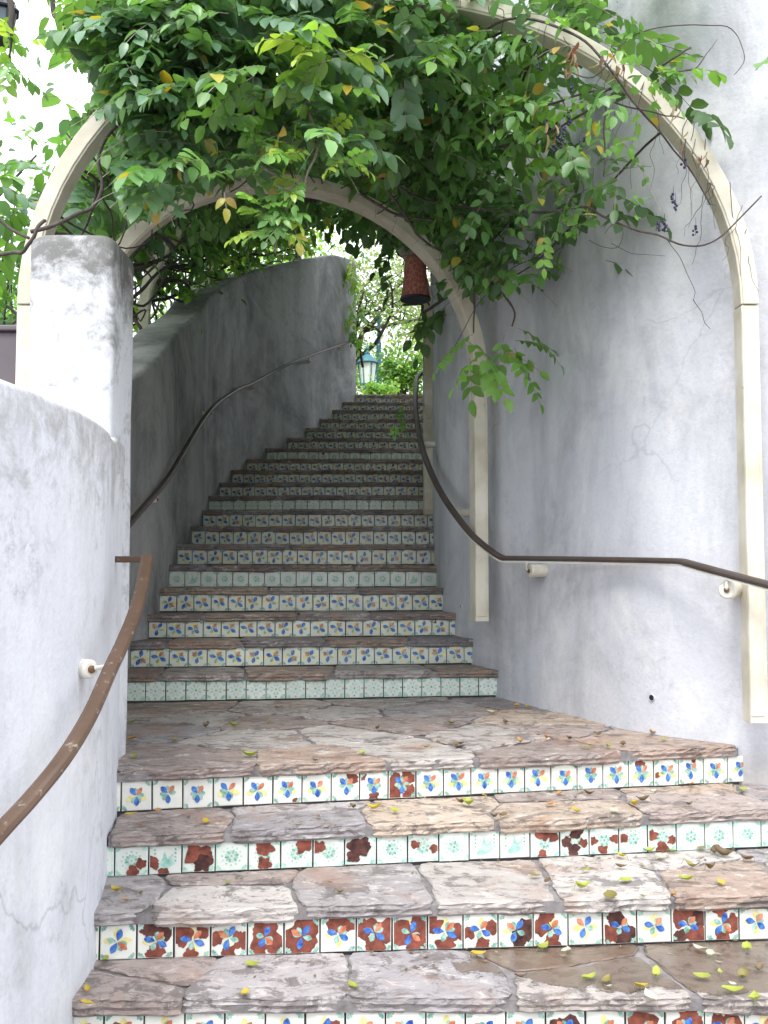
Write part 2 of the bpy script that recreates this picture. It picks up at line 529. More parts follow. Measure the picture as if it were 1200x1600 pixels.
def lamp_clay():
    m, nt, bs = new_mat('red_clay_basketwork')
    p = tex_coord(nt, (1, 1, 1))
    v = N(nt, 'ShaderNodeTexVoronoi', feature='DISTANCE_TO_EDGE'); v.inputs['Scale'].default_value = 55
    mp = tex_coord(nt, (1, 1, 0.55)); nt.links.new(mp, v.inputs['Vector'])
    f = ramp(nt, v.outputs['Distance'], [(0.0, 0.0), (0.12, 1.0)])
    nt.links.new(mix(nt, f, (0.46, 0.24, 0.19), (0.30, 0.090, 0.065)), bs.inputs['Base Color'])
    bs.inputs['Roughness'].default_value = 0.7
    bump(nt, bs, f, 0.6, 0.004)
    return m
M['terracotta_lamp'] = lamp_clay()

# ------------------------------------------------------------------ the stairs: riser lines and levels
# (depth along the view axis at the left end, at the right end, height of the riser's foot below the eye)
TILE = 0.108
L_LAND = -6.62 * TILE
LV = {'D': -1.296, 'C': -1.147, 'B': -1.002, 'A': -0.862}
def line(xl, zl, xr, zr, h):
    a, b = CW(xl, zl, h), CW(xr, zr, h)
    return (Vector((a.x, a.y)), Vector((b.x, b.y)))
RISERS = []            # (name, left, right, z_bottom, z_top)
RISERS.append(('D', *line(-0.86, 2.58, 2.30, 2.62, LV['D']), LV['D'] + EYE, LV['C'] + EYE))
RISERS.append(('C', *line(-0.838, 2.83, 2.30, 3.077, LV['C']), LV['C'] + EYE, LV['B'] + EYE))
RISERS.append(('B', *line(-0.882, 3.145, 2.20, 3.60, LV['B']), LV['B'] + EYE, LV['A'] + EYE))
RISERS.append(('A', *line(-0.940, 3.43, 1.400, 3.895, LV['A']), LV['A'] + EYE, L_LAND + EYE))
UP_Z = [(5.18, 5.42), (5.50, 5.74), (5.78, 6.0), (6.10, 6.28), (6.55, 6.66), (6.93, 7.0), (7.40, 7.40), (7.85, 7.85), (8.40, 8.40),
        (8.85, 8.85), (9.25, 9.25), (9.65, 9.65), (10.0, 10.0), (10.33, 10.33), (10.66, 10.66), (11.0, 11.0), (11.3, 11.3), (11.62, 11.62), (11.94, 11.94)]
UP_H = [-6.62, -5.21, -3.81, -2.49, -1.10, 0.27, 1.70, 3.10, 4.55, 6.0, 7.45, 8.87, 10.28, 11.68, 13.1, 14.52, 15.95, 17.37, 18.75, 20.1]
UP_PXL = [195, 204, 232, 249, 264, 277, 299, 317, 326, 343, 363, 386, 417, 450, 480, 501, 521, 536, 556]
UP_PXR = [775, 736, 710, 692, 682, 679, 677, 676, 674, 678, 690, 704, 722, 738, 755, 775, 795, 815, 835]
TOP_Z = UP_H[-1] * TILE + EYE
wall_l_base, wall_r_base = [], []
for k, ((zl, zr), pl, pr) in enumerate(zip(UP_Z, UP_PXL, UP_PXR)):
    h, h2 = UP_H[k] * TILE, UP_H[k + 1] * TILE
    xl, xr = zl * (pl - 600) / F_PX, zr * (pr - 600) / F_PX
    a, b = CW(xl, zl, h), CW(xr, zr, h)
    wall_l_base.append((a.x, a.y, h + EYE)); wall_r_base.append((b.x, b.y, h + EYE))
    d = Vector((b.x - a.x, b.y - a.y)).normalized()
    A = Vector((a.x, a.y)); B = Vector((b.x, b.y))
    RISERS.append((str(k), A, B, h + EYE, h2 + EYE))

def step_height(y):
    ys = [p[1] for p in wall_l_base]; hs = [p[2] for p in wall_l_base]
    if y <= ys[0]: return hs[0]
    return float(np.interp(y, ys + [12.3], hs + [TOP_Z]))

# ------------------------------------------------------------------ tiles
def petal(cx, cy, ang, length, width, n=10, start=0.02):
    pts = []
    ca, sa = math.cos(ang), math.sin(ang)
    for i in range(n):
        t = i / (n - 1)
        w = width * 1.12 * math.sin(math.pi * t ** 1.3) ** 0.85 if 0 < t < 1 else 0
        pts.append((start + (length - start) * t, w / 2))
    out = pts + [(x, -y) for (x, y) in reversed(pts[1:-1])]
    return [(cx + x * ca - y * sa, cy + x * sa + y * ca) for x, y in out]

def blob(cx, cy, r, seed, n=34, rough=0.24, sx=1.0, sy=1.0, lim=0.482):
    g = random.Random(seed)
    ph = [g.uniform(0, 6.28) for _ in range(5)]
    am = [g.uniform(0.4, 1.0) for _ in range(5)]
    pts = []
    for i in range(n):
        th = 2 * math.pi * i / n
        q = 1 + rough * (sum(am[j] * math.sin((j + 2) * th + ph[j]) for j in range(5)) / 2.2) + g.uniform(-0.10, 0.10)
        x, y = cx + r * sx * q * math.cos(th), cy + r * sy * q * math.sin(th)
        pts.append((max(-lim, min(lim, x)), max(-lim, min(lim, y))))
    return pts

def circle(cx, cy, r, n=8):
    return [(cx + r * math.cos(2 * math.pi * i / n), cy + r * math.sin(2 * math.pi * i / n)) for i in range(n)]

def corner_sprigs(deco, g, mat, size=0.17, which=(0, 1, 2, 3)):
    for q in which:
        sx, sy = (1, 1, -1, -1)[q], (1, -1, 1, -1)[q]
        base = math.atan2(-sy, -sx)
        for da in (-0.62, 0.0, 0.62):
            deco.append((mat, petal(sx * 0.47, sy * 0.47, base + da, size + g.uniform(-0.02, 0.02), 0.075, 7, 0.03), 2))

def flower(g, kind):
    """hand painted flower: blue, orange and green petals over a soft yellow cross"""
    deco = []
    base = [90 * g.choice((0, 0, 0, 1, 3)), 0][kind == 'A']
    j = lambda: g.uniform(-0.12, 0.12)
    cx, cy = g.uniform(-0.03, 0.03), g.uniform(-0.02, 0.04)
    s = g.uniform(0.9, 1.08) * (1.0 if kind != 'U' else 1.18)
    rot = R(base)
    yl = g.random()
    if yl > (0.18 if kind == 'A' else 0.05):
        for a in ((200, 340) if kind == 'A' else (90, 270, 180)):
            deco.append((T_YELLOW, petal(cx, cy, R(a) + rot + j(), 0.40 * s, 0.17), 1))
    for a in ((180, 90, 0, 235, 305) if kind == 'A' else (20, 70, 250, 160)):
        if g.random() < 0.86 or kind == 'U':
            deco.append((T_GREEN, petal(cx, cy, R(a) + rot + j(), 0.29 * s, 0.15), 2))
    for a in ((130, 270) if kind == 'A' else (165, 330)):
        deco.append((T_BLUE, petal(cx, cy, R(a) + rot + j(), 0.36 * s, 0.17 if kind != 'U' else 0.20), 3))
    deco.append((T_ORANGE, petal(cx, cy, R(50) + rot + j(), 0.35 * s, 0.15), 3))
    corner_sprigs(deco, g, T_GREEN, 0.16, [q for q in range(4) if g.random() < 0.8])
    return deco

def rosette(g):
    deco = []
    deco.append((T_PALE, [(-.48, .48), (.48, .48), (.48, .44), (-.48, .44)], 1))
    deco.append((T_PALE, [(-.48, -.48), (.48, -.48), (.48, -.44), (-.48, -.44)], 1))
    deco.append((T_PALE, [(-.48, -.44), (-.44, -.44), (-.44, .44), (-.48, .44)], 1))
    deco.append((T_PALE, [(.48, -.44), (.44, -.44), (.44, .44), (.48, .44)], 1))
    off = g.uniform(0, 0.5)
    for i in range(12):
        a = 2 * math.pi * i / 12 + off
        deco.append((T_TEAL if i % 2 else T_GREEN, petal(0, 0, a, 0.235, 0.075, 6, 0.07), 2))
        deco.append((T_TEAL, circle(0.305 * math.cos(a + .26), 0.305 * math.sin(a + .26), 0.036, 6), 2))
    deco.append((T_GREEN, circle(0, 0, 0.045, 8), 2))
    corner_sprigs(deco, g, T_TEAL, 0.17)
    return deco

def bird(g):
    deco = []
    body = [(-.30, -.30), (-.16, -.12), (-.08, .06), (-.02, .30), (.04, .08), (.12, -.02), (.26, .20), (.24, -.06), (.30, -.16), (.18, -.24), (.02, -.32), (-.14, -.34)]
    deco.append((T_TEAL, body, 2))
    for sx in (-1, 1):
        for k in range(4):
            deco.append((T_GREEN, petal(sx * 0.36, -0.1 + 0.13 * k, R(90 + sx * 40), 0.10, 0.055, 6, 0.0), 2))
    corner_sprigs(deco, g, T_TEAL, 0.12, (0, 2))
    return deco

def quatrefoil(g):
    deco = []
    for sx in (-1, 1):
        for sy in (-1, 1):
            deco.append((T_TEAL, [(sx * .48, sy * .48), (sx * .24, sy * .48), (sx * .27, sy * .36), (sx * .36, sy * .27), (sx * .48, sy * .24)], 1))
    for a in (0, 90, 180, 270):
        deco.append((T_GREEN, circle(0.44 * math.cos(R(a)), 0.40 * math.sin(R(a)), 0.055, 7), 2))
        deco.append((T_PALE, petal(0, 0, R(a), 0.36, 0.15, 7, 0.10), 1))
    for i in range(8):
        a = R(22 + 45 * i)
        deco.append((T_TEAL, petal(0, 0, a, 0.34, 0.05, 6, 0.12), 2))
    deco.append((T_GREEN, circle(0, 0, 0.06, 8), 2))
    return deco

CHIPS = {
    'A': {7: [(.25, .3, .22)], 8: [(-.45, .35, .16), (0, -.42, .18)], 9: [(-.3, .1, .33), (.25, .3, .30), (.3, -.3, .28), (-.3, -.35, .25)],
          5: [(.3, -.45, .12)], 18: [(-.05, .33, .2)], 19: [(-.42, -.1, .12)], 20: [(.1, .4, .1)]},
    'B': {0: [(.30, -.10, .17), (.05, -.36, .2)], 1: [(-.40, -.1, .22), (-.05, -.45, .18)], 2: [(0, .08, .40), (.15, -.2, .30)], 4: [(0, .27, .30), (0, -.30, .22)],
          5: [(.25, .28, .28)], 6: [(-.36, .2, .22)], 7: [(-.05, .12, .36), (-.25, -.2, .22)], 9: [(-.28, .12, .15), (.36, -.05, .15)],
          13: [(-.05, .33, .26), (.3, .2, .18), (-.1, -.4, .16)], 14: [(-.3, .0, .2), (.05, .35, .24), (.3, -.05, .16), (-.05, -.3, .22)],
          15: [(-.40, 0, .15), (-.05, -.35, .17), (.38, .05, .16)], 16: [(-.36, .05, .16)], 17: [(-.38, .1, .2), (.36, -.1, .16), (0, -.4, .24)]},
    'C': {1: [(.30, .25, .26), (-.2, .36, .26), (0, -.36, .26)], 2: [(-.30, .15, .33), (.35, .25, .22), (-.05, -.40, .2)], 3: [(-.36, 0, .2), (.36, -.05, .26), (0, -.4, .2)],
          4: [(0, .1, .42), (-.2, -.3, .25), (.3, -.3, .25)], 5: [(0, .0, .47), (.3, .3, .3), (-.3, -.3, .3)], 6: [(0, .38, .34), (.36, .3, .22)],
          7: [(-.3, .2, .36), (.32, .1, .36), (.05, -.35, .3)], 8: [(-.3, 0, .38), (.3, .2, .32), (.2, -.3, .3)], 9: [(-.35, .25, .26), (.36, 0, .28), (0, -.36, .26)],
          10: [(-.38, -.05, .2), (.38, .1, .22), (.05, -.42, .22)], 11: [(.28, 0, .34), (.1, -.38, .2)], 12: [(-.30, .1, .3), (.05, -.38, .26), (-.1, .4, .2)],
          14: [(-.15, .3, .28), (.15, -.28, .36), (-.3, -.2, .26)], 16: [(-.2, .25, .34), (.3, .2, .26), (.25, -.32, .30), (-.3, -.35, .22)],
          17: [(.30, .0, .28), (0, -.38, .25), (-.05, .4, .2)], 19: [(.3, -.3, .2)]},
    'D': {1: [(0, 0, .3)], 6: [(.2, 0, .3)], 12: [(0, 0, .42)], 14: [(-.1, .1, .42)], 15: [(.1, .2, .4)], 16: [(0, 0, .42)]},
}
DARKCHIP = {('B', 2), ('B', 7), ('B', 14), ('C', 1), ('C', 11), ('C', 14), ('C', 16), ('D', 12)}
BIRDS = {'B': (1, 11, 12), '4': (1, 8, 15), '12': (2, 9)}
KIND = {'A': 'A', 'B': 'R', 'C': 'F', 'D': 'F', '0': 'Q', '4': 'R', '8': 'Q', '12': 'R'}
RISER_LABEL = {
    'A': 'riser below the landing, white tiles with small upright flowers, one tile worn to terracotta',
    'B': 'riser of pale green rosette tiles and birds, many chipped to terracotta',
    'C': 'riser of bold flower tiles flaked to red terracotta almost all along',
    'D': 'lowest riser, flower tiles cut off by the bottom of the photo',
    '0': 'first riser above the landing, green and white quatrefoil tiles',
    '4': 'fifth riser above the landing, green rosette tiles with birds',
    '8': 'ninth riser above the landing, dim green quatrefoil tiles',
    '12': 'thirteenth riser above the landing, dim green rosette tiles'}

def build_riser(name, A, B, zb, zt, parent):
    mb = MB()
    d = (B - A); L = d.length; d = d / L
    D3 = Vector((d.x, d.y, 0)); U3 = Vector((0, 0, 1))
    Nn = Vector((d.y, -d.x, 0))                       # towards the viewer
    n = int(math.ceil(L / TILE)) + 0
    top = zt - 0.040
    # rendered bed behind the tiles
    ext0, ext1 = 0.10, 0.10
    mid = (A + B) / 2 + d * ((ext1 - ext0) / 2)
    mb.box(Vector((mid.x, mid.y, (zb - 0.05 + zt - 0.012) / 2)) - Nn * 0.03, (L + ext0 + ext1, 0.056, zt - 0.012 - zb + 0.05), 0, T_GROUT,
           (1, 1, 1), (D3, -Nn, U3))
    hgt = min(TILE, top - zb)
    zc = top - hgt / 2 + 0.001
    g = random.Random('riser' + name)
    far = zb > 1.9
    for i in range(-1 if name in 'ABCD' else 0, n):
        tw = TILE - g.uniform(0.0035, 0.0065)
        s_c = (i + 0.5) * TILE
        c = Vector((A.x + d.x * s_c, A.y + d.y * s_c, zc + g.uniform(-0.0015, 0.0015))) + Nn * 0.004
        rot = g.uniform(-0.012, 0.012)
        X = D3 * math.cos(rot) + U3 * math.sin(rot); Y = U3 * math.cos(rot) - D3 * math.sin(rot)
        tl = Nn * g.uniform(-0.03, 0.03)
        X = (X + tl * 0.3).normalized()
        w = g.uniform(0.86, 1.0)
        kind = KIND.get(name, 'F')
        tint = (0.76 * w, 0.765 * w, 0.70 * w) if name in 'ABCD' else (0.64 * w, 0.68 * w, 0.59 * w)  # upper flight: green canopy shade painted into a darker, greener white
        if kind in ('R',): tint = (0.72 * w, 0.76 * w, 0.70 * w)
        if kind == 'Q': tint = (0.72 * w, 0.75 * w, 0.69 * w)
        # tile body with slightly rounded edge
        e = 0.003; hw, hh = tw / 2, (hgt - 0.004) / 2
        body = [(-hw, -hh, 0), (hw, -hh, 0), (hw, hh, 0), (-hw, hh, 0),
                (-hw, -hh, .005), (hw, -hh, .005), (hw, hh, .005), (-hw, hh, .005),
                (-hw + e, -hh + e, .0068), (hw - e, -hh + e, .0068), (hw - e, hh - e, .0068), (-hw + e, hh - e, .0068)]
        NX = X.cross(Y)
        if NX.dot(Nn) < 0: NX = -NX
        P3 = lambda u, v, o: c + X * u + Y * v + NX * o
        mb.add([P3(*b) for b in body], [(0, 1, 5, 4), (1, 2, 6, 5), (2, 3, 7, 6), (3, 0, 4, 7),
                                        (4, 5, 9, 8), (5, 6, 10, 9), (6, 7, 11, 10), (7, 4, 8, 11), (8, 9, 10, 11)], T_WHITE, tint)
        gi = random.Random('%s_%d' % (name, i))
        if i in BIRDS.get(name, ()): deco = bird(gi)
        elif kind == 'R': deco = rosette(gi)
        elif kind == 'Q': deco = quatrefoil(gi)
        else: deco = flower(gi, 'A' if kind == 'A' else ('F' if name in 'ABCD' else 'U'))
        chips = CHIPS.get(name, {}).get(i, [])
        if not chips and name not in 'ABCD' and gi.random() < 0.035:
            chips = [(gi.uniform(-.4, .4), gi.uniform(-.4, .4), gi.uniform(.06, .15))]
        sc = min(tw, hgt - 0.004) * 0.985
        allc = []
        for q, (cx, cy, r) in enumerate(chips):
            dark = (name, i) in DARKCHIP and (q % 2 == 1 or q == 0 and gi.random() < .4)
            allc.append((T_DARKCHIP if dark else T_CHIP, blob(cx, cy, r, '%s%d_%d' % (name, i, q)), 1.5 + q * 0.2 if kind in ('F', 'A') else 4 + q * 0.2))
        for (mt, poly, lay) in deco + allc:
            o = 0.0068 + 0.0004 + lay * 0.0005 + gi.uniform(0, 0.0002)
            cxm = sum(p[0] for p in poly) / len(poly); cym = sum(p[1] for p in poly) / len(poly)
            vs = [P3(u * tw * 0.985, v * sc, o) for (u, v) in poly] + [P3(cxm * tw * .985, cym * sc, o)]
            k = len(poly)
            mb.add(vs, [(q, (q + 1) % k, k) for q in range(k)], mt, (1, 1, 1))
    o = mb.build('riser', TILE_MATS, parent)
    if name in RISER_LABEL: o['label'] = RISER_LABEL[name]
    return o

# ------------------------------------------------------------------ flagstones
def clip_half(poly, a, b, c):
    """keep a*x + b*y <= c"""
    out = []
    n = len(poly)
    for i in range(n):
        p, q = poly[i], poly[(i + 1) % n]
        dp, dq = a * p[0] + b * p[1] - c, a * q[0] + b * q[1] - c
        if dp <= 0: out.append(p)
        if (dp < 0 < dq) or (dq < 0 < dp):
            t = dp / (dp - dq)
            out.append((p[0] + (q[0] - p[0]) * t, p[1] + (q[1] - p[1]) * t))
    return out

def poly_area(p):
    return 0.5 * sum(p[i][0] * p[(i + 1) % len(p)][1] - p[(i + 1) % len(p)][0] * p[i][1] for i in range(len(p)))

STONE_TINTS = [(0.48, 0.425, 0.395), (0.55, 0.50, 0.47), (0.52, 0.42, 0.335), (0.41, 0.375, 0.375), (0.48, 0.365, 0.30), (0.56, 0.515, 0.485), (0.43, 0.35, 0.32), (0.36, 0.335, 0.345)]

def flag_stone(mb, poly, z, thick, g, tint, rough=0.006, gap=0.006, seg=0.02):
    """one rough-edged slab: uneven outline, broken edge, slightly dished top"""
    if poly_area(poly) < 0: poly = poly[::-1]
    # inset
    ins = poly
    n = len(poly)
    for i in range(n):
        p, q = poly[i], poly[(i + 1) % n]
        ex, ey = q[0] - p[0], q[1] - p[1]
        l = math.hypot(ex, ey)
        if l < 1e-6: continue
        nx, ny = ey / l, -ex / l
        w = gap * g.uniform(0.6, 1.7)
        ins = clip_half(ins, nx, ny, nx * p[0] + ny * p[1] - w)
        if len(ins) < 3: return
    # round the corners, subdivide, roughen
    pts = []
    n = len(ins)
    for i in range(n):
        a, b, c = ins[i - 1], ins[i], ins[(i + 1) % n]
        la, lc = math.dist(a, b), math.dist(b, c)
        r = min(0.035, la * 0.3, lc * 0.3)
        if la < 1e-6 or lc < 1e-6: continue
        pts.append((b[0] + (a[0] - b[0]) * r / la, b[1] + (a[1] - b[1]) * r / la))
        pts.append((b[0] * .6 + 0.2 * (b[0] + (a[0] - b[0]) * r / la) + 0.2 * (b[0] + (c[0] - b[0]) * r / lc),
                    b[1] * .6 + 0.2 * (b[1] + (a[1] - b[1]) * r / la) + 0.2 * (b[1] + (c[1] - b[1]) * r / lc)))
        pts.append((b[0] + (c[0] - b[0]) * r / lc, b[1] + (c[1] - b[1]) * r / lc))
    ring = []
    for i in range(len(pts)):
        p, q = pts[i], pts[(i + 1) % len(pts)]
        k = max(1, int(math.dist(p, q) / seg))
        for j in range(k):
            t = j / k
            ring.append((p[0] + (q[0] - p[0]) * t, p[1] + (q[1] - p[1]) * t))
    m = len(ring)
    if m < 5: return
    cx = sum(p[0] for p in ring) / m; cy = sum(p[1] for p in ring) / m
    so = g.uniform(0, 100)
    def nz(x, y, s, o): return noise.noise(Vector((x * s + so, y * s + o, so * 0.37)))
    tx, ty = g.uniform(-0.010, 0.010), g.uniform(-0.008, 0.004)
    levels = [(-thick, -0.010), (-thick * 0.80, 0.002), (-thick * 0.62, -0.003), (-thick * 0.40, 0.004), (-thick * 0.20, 0.0), (-0.0035, 0.002), (0.0, -0.004)]
    vs = []
    for li, (dz, off) in enumerate(levels):
        for (x, y) in ring:
            dx, dy = x - cx, y - cy
            l = math.hypot(dx, dy) or 1
            o = off + rough * 1.5 * nz(x, y, 9, 3) + rough * 0.8 * nz(x, y, 45, li * 5.1)
            zz = z + dz + (tx * dx + ty * dy) + 0.0025 * nz(x, y, 14, li * 2.0) + (0.004 * nz(x, y, 7, 40) if li == 0 else 0)
            vs.append((x + dx / l * o, y + dy / l * o, zz))
    fs = []
    K = len(levels)
    for li in range(K - 1):
        for j in range(m):
            j2 = (j + 1) % m
            fs.append((li * m + j, li * m + j2, (li + 1) * m + j2, (li + 1) * m + j))
    # top: one inner ring and a centre
    b = len(vs)
    for (x, y) in ring:
        vs.append((cx + (x - cx) * 0.55, cy + (y - cy) * 0.55, z + tx * (x - cx) * .55 + ty * (y - cy) * .55 + 0.0035 * nz(x, y, 6, 9)))
    for j in range(m):
        j2 = (j + 1) % m
        fs.append(((K - 1) * m + j, (K - 1) * m + j2, b + j2, b + j))
    vs.append((cx, cy, z + g.uniform(-.002, .002)))
    for j in range(m): fs.append((b + j, b + (j + 1) % m, b + m))
    mb.add(vs, fs, 0, tint)

def voronoi_cells(poly, seeds):
    cells = []
    for i, s in enumerate(seeds):
        c = poly
        for j, t in enumerate(seeds):
            if i == j: continue
            a, b = t[0] - s[0], t[1] - s[1]
            c = clip_half(c, a, b, (t[0] ** 2 + t[1] ** 2 - s[0] ** 2 - s[1] ** 2) / 2)
            if len(c) < 3: break
        if len(c) >= 3: cells.append(c)
    return cells

def build_tread(name, F0, F1, B0, B1, zt, parent, step_len, split, dark=1.0, rows=None):
    """stones between the front line F0-F1 (nosing) and the back line B0-B1"""
    g = random.Random('tread' + name)
    mb = MB()
    poly = [tuple(F0), tuple(F1), tuple(B1), tuple(B0)]
    if poly_area(poly) < 0: poly = poly[::-1]
    L = (F1 - F0).length
    seeds = []
    if rows:
        ny = rows
        depth = ((B0 - F0).length + (B1 - F1).length) / 2
        nx = max(2, int(L / step_len))
        for j in range(ny):
            for i in range(nx):
                s = (i + 0.5 + (0.5 if j % 2 else 0) + g.uniform(-.33, .33)) / nx
                t = (j + 0.5 + g.uniform(-.36, .36)) / ny
                f = F0.lerp(F1, s); b = B0.lerp(B1, s)
                p = f.lerp(b, t)
                seeds.append((p.x, p.y))
    else:
        s = g.uniform(0.1, 0.3) * step_len
        while s < L:
            f = F0.lerp(F1, s / L); b = B0.lerp(B1, s / L)
            w = step_len * g.uniform(0.75, 1.35)
            if g.random() < split:
                p = f.lerp(b, 0.30); q = f.lerp(b, 0.95) + (F1 - F0).normalized() * g.uniform(-.1, .14)
                seeds += [(p.x, p.y), (q.x, q.y)]
            else:
                p = f.lerp(b, g.uniform(.38, .58)); seeds.append((p.x, p.y))
            s += w
    th = 0.046
    for c in voronoi_cells(poly, seeds):
        if abs(poly_area(c)) < 0.004: continue
        t = g.choice(STONE_TINTS)
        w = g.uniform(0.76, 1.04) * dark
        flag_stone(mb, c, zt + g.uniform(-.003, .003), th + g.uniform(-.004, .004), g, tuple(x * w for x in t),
                   rough=0.011 if not rows else 0.014, gap=0.007 if not rows else 0.008)
    # mortar bed, a little lower than the stones and set back from the nosing
    nF = (F1 - F0).normalized(); nn = Vector((nF.y, -nF.x))
    q = [F0 - nn * 0.016, F1 - nn * 0.016, B1, B0]
    vs = [(p.x, p.y, zt - 0.009) for p in q] + [(p.x, p.y, zt - 0.041) for p in q]
    mb.add(vs, [(0, 1, 2, 3), (7, 6, 5, 4), (0, 4, 5, 1), (1, 5, 6, 2), (2, 6, 7, 3), (3, 7, 4, 0)], 1, (1, 1, 1))
    return mb.build('tread' if not rows else 'landing', [M['stone'], M['mortar']], parent)

stairs = thing('stone_staircase', (0, 2.6, 0), 'curving outdoor staircase of flagstone treads and painted tile risers between stucco walls', 'staircase')
for r in RISERS: build_riser(*r, stairs)
OV = 0.034
for i, (nm, A, B, zb, zt) in enumerate(RISERS):
    d = (B - A).normalized(); nn = Vector((d.y, -d.x))
    ex0, ex1 = (0.02, 0.02) if nm in 'ABCD' else (0.10, 0.10)
    if nm == 'A': ex0, ex1 = 0.02, 0.03
    F0 = A - d * ex0 + nn * OV; F1 = B + d * ex1 + nn * OV
    if i + 1 < len(RISERS):
        A2, B2 = RISERS[i + 1][1], RISERS[i + 1][2]
        d2 = (B2 - A2).normalized(); n2 = Vector((d2.y, -d2.x))
        if nm == 'A':
            B0 = A2 - d2 * 0.15; B1 = B2 + d2 * 0.85
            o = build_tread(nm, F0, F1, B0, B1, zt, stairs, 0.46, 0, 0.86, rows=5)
            o['label'] = 'broad landing of irregular brown and grey flagstones'
            continue
        if nm == 'B':                               # this tread runs on round the wall to the right of the riser above
            B0 = A2; B1 = B2 + d2 * 0.9
        else:
            B0 = A2 - d2 * 0.12; B1 = B2 + d2 * (0.12 if nm != 'A' else 0.5)
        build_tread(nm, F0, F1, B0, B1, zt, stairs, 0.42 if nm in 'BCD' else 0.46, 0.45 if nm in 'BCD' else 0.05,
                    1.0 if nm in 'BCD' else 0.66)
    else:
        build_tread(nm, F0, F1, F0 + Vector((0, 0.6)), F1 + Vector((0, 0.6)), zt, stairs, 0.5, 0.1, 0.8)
# solid body under the treads
mb = MB()
for i, (nm, A, B, zb, zt) in enumerate(RISERS):
    d = (B - A).normalized(); nn = Vector((d.y, -d.x))
    A1, B1 = A - nn * 0.05, B - nn * 0.05
    if i + 1 < len(RISERS): A2, B2 = RISERS[i + 1][1] + nn * -0.02, RISERS[i + 1][2] + nn * -0.02
    else: A2, B2 = A + Vector((0, 0.5)), B + Vector((0, 0.5))
    q = [A1, B1, B2, A2]
    vs = [(p.x, p.y, zt - 0.043) for p in q] + [(p.x, p.y, -0.02) for p in q]
    mb.add(vs, [(0, 1, 2, 3), (7, 6, 5, 4), (0, 4, 5, 1), (1, 5, 6, 2), (2, 6, 7, 3), (3, 7, 4, 0)])
mb.build('base', M['grout'], stairs)

# ------------------------------------------------------------------ walls
def loft_wall(name, path, tops, thick, mat, parent=None, side=1, zbase=-0.05, round_r=0.03, flare=None, wob=0.004, nz=14, steps=0.07):
    """wall following a plan path (x, y); tops = height at each path point; side=+1 puts the body to the left of the path direction"""
    P = resample([(p[0], p[1], t) for p, t in zip(path, tops)], steps)
    k = len(P)
    mb = MB()
    vs, fs = [], []
    rows = None
    for i in range(k):
        a, b = P[max(i - 1, 0)], P[min(i + 1, k - 1)]
        tx, ty = b[0] - a[0], b[1] - a[1]
        l = math.hypot(tx, ty); tx, ty = tx / l, ty / l
        nx, ny = -ty * side, tx * side           # into the body
        top = P[i][2]
        prof = []
        for j in range(nz + 1):
            z = zbase + (top - round_r - zbase) * j / nz
            f = flare(z, P[i]) if flare else 0.0
            prof.append((-f, z))
        for q in (30, 60, 90):
            prof.append((round_r * (1 - math.cos(R(q))), top - round_r + round_r * math.sin(R(q))))
        prof.append((thick / 2, top + 0.006))
        for q in (90, 60, 30, 0):
            prof.append((thick - round_r * (1 - math.cos(R(q))), top - round_r + round_r * math.sin(R(q))))
        prof.append((thick, zbase))
        rows = len(prof)
        for (o, z) in prof:
            x, y = P[i][0] + nx * o, P[i][1] + ny * o
            w = wob * (noise.noise(Vector((x * 1.6, y * 1.6, z * 1.6))) + 0.5 * noise.noise(Vector((x * 5, y * 5, z * 5))))
            vs.append((x - nx * w, y - ny * w, z + 0.7 * w))
    for i in range(k - 1):
        for j in range(rows - 1):
            fs.append((i * rows + j, (i + 1) * rows + j, (i + 1) * rows + j + 1, i * rows + j + 1))
    fs.append(tuple(range(rows)))
    fs.append(tuple((k - 1) * rows + j for j in range(rows - 1, -1, -1)))
    mb.add(vs, fs)
    o = mb.build(name, mat, parent, smooth=True)
    m = o.modifiers.new('split', 'EDGE_SPLIT'); m.split_angle = R(50)
    return o

# inner left wall: climbs with the stairs
lw = [(-1.04, 3.86), (-1.22, 4.35), (-1.37, 4.95)] + [(p[0], p[1]) for p in wall_l_base[1:]]
lwc = catmull(lw, 6)
WL_H = 1.80
lw_path = [(p[0], p[1]) for p in lwc]
def left_top(y):
    return step_height(y + 0.18) + (1.78 if y > 6 else 1.78) + 0.10 * math.exp(-((y - 9.6) / 1.1) ** 2) - 0.12 * max(0, min(1, (y - 11.3) / 0.6))
tops = np.array([EYE + float(np.interp(p[1], [3.8, 4.5, 5.3, 6.2, 7.5, 8.5, 9.4, 10.3, 11.3, 11.9], [0.60, 0.77, 1.04, 1.42, 2.01, 2.47, 2.92, 3.36, 3.78, 3.90])) for p in lw_path])
ker = np.ones(9) / 9
tops = np.convolve(np.pad(tops, 4, mode='edge'), ker, 'valid')
inner_wall = loft_wall('stucco_wall', lw_path, list(tops), 0.30, M['wall_inner'], side=1, round_r=0.035)
tag(inner_wall, 'tall dark grey streaked stucco wall climbing along the left of the upper flight', 'wall')

# right building wall: a convex curve, from behind the upper flight out to the right of the camera
rb = [(p[0], p[1]) for p in reversed(wall_r_base)]
def xy(x, z, h):
    w = CW(x, z, h); return (w.x, w.y)
rb = rb + [xy(0.93, 4.67, L_LAND), xy(1.13, 4.22, L_LAND), xy(1.36, 3.98, L_LAND), xy(1.62, 3.80, -0.86), xy(2.05, 3.62, -0.9), xy(2.7, 3.46, -1), xy(3.6, 3.40, -1)]
rwc = [(p[0], p[1]) for p in catmull(rb, 6)]
right_wall = loft_wall('building_wall', rwc, [6.4] * len(rwc), 0.35, M['wall_right'], side=1, wob=0.006, nz=60, steps=0.09)
tag(right_wall, 'tall pale lavender stucco wall curving along the right of the stairs', 'wall')

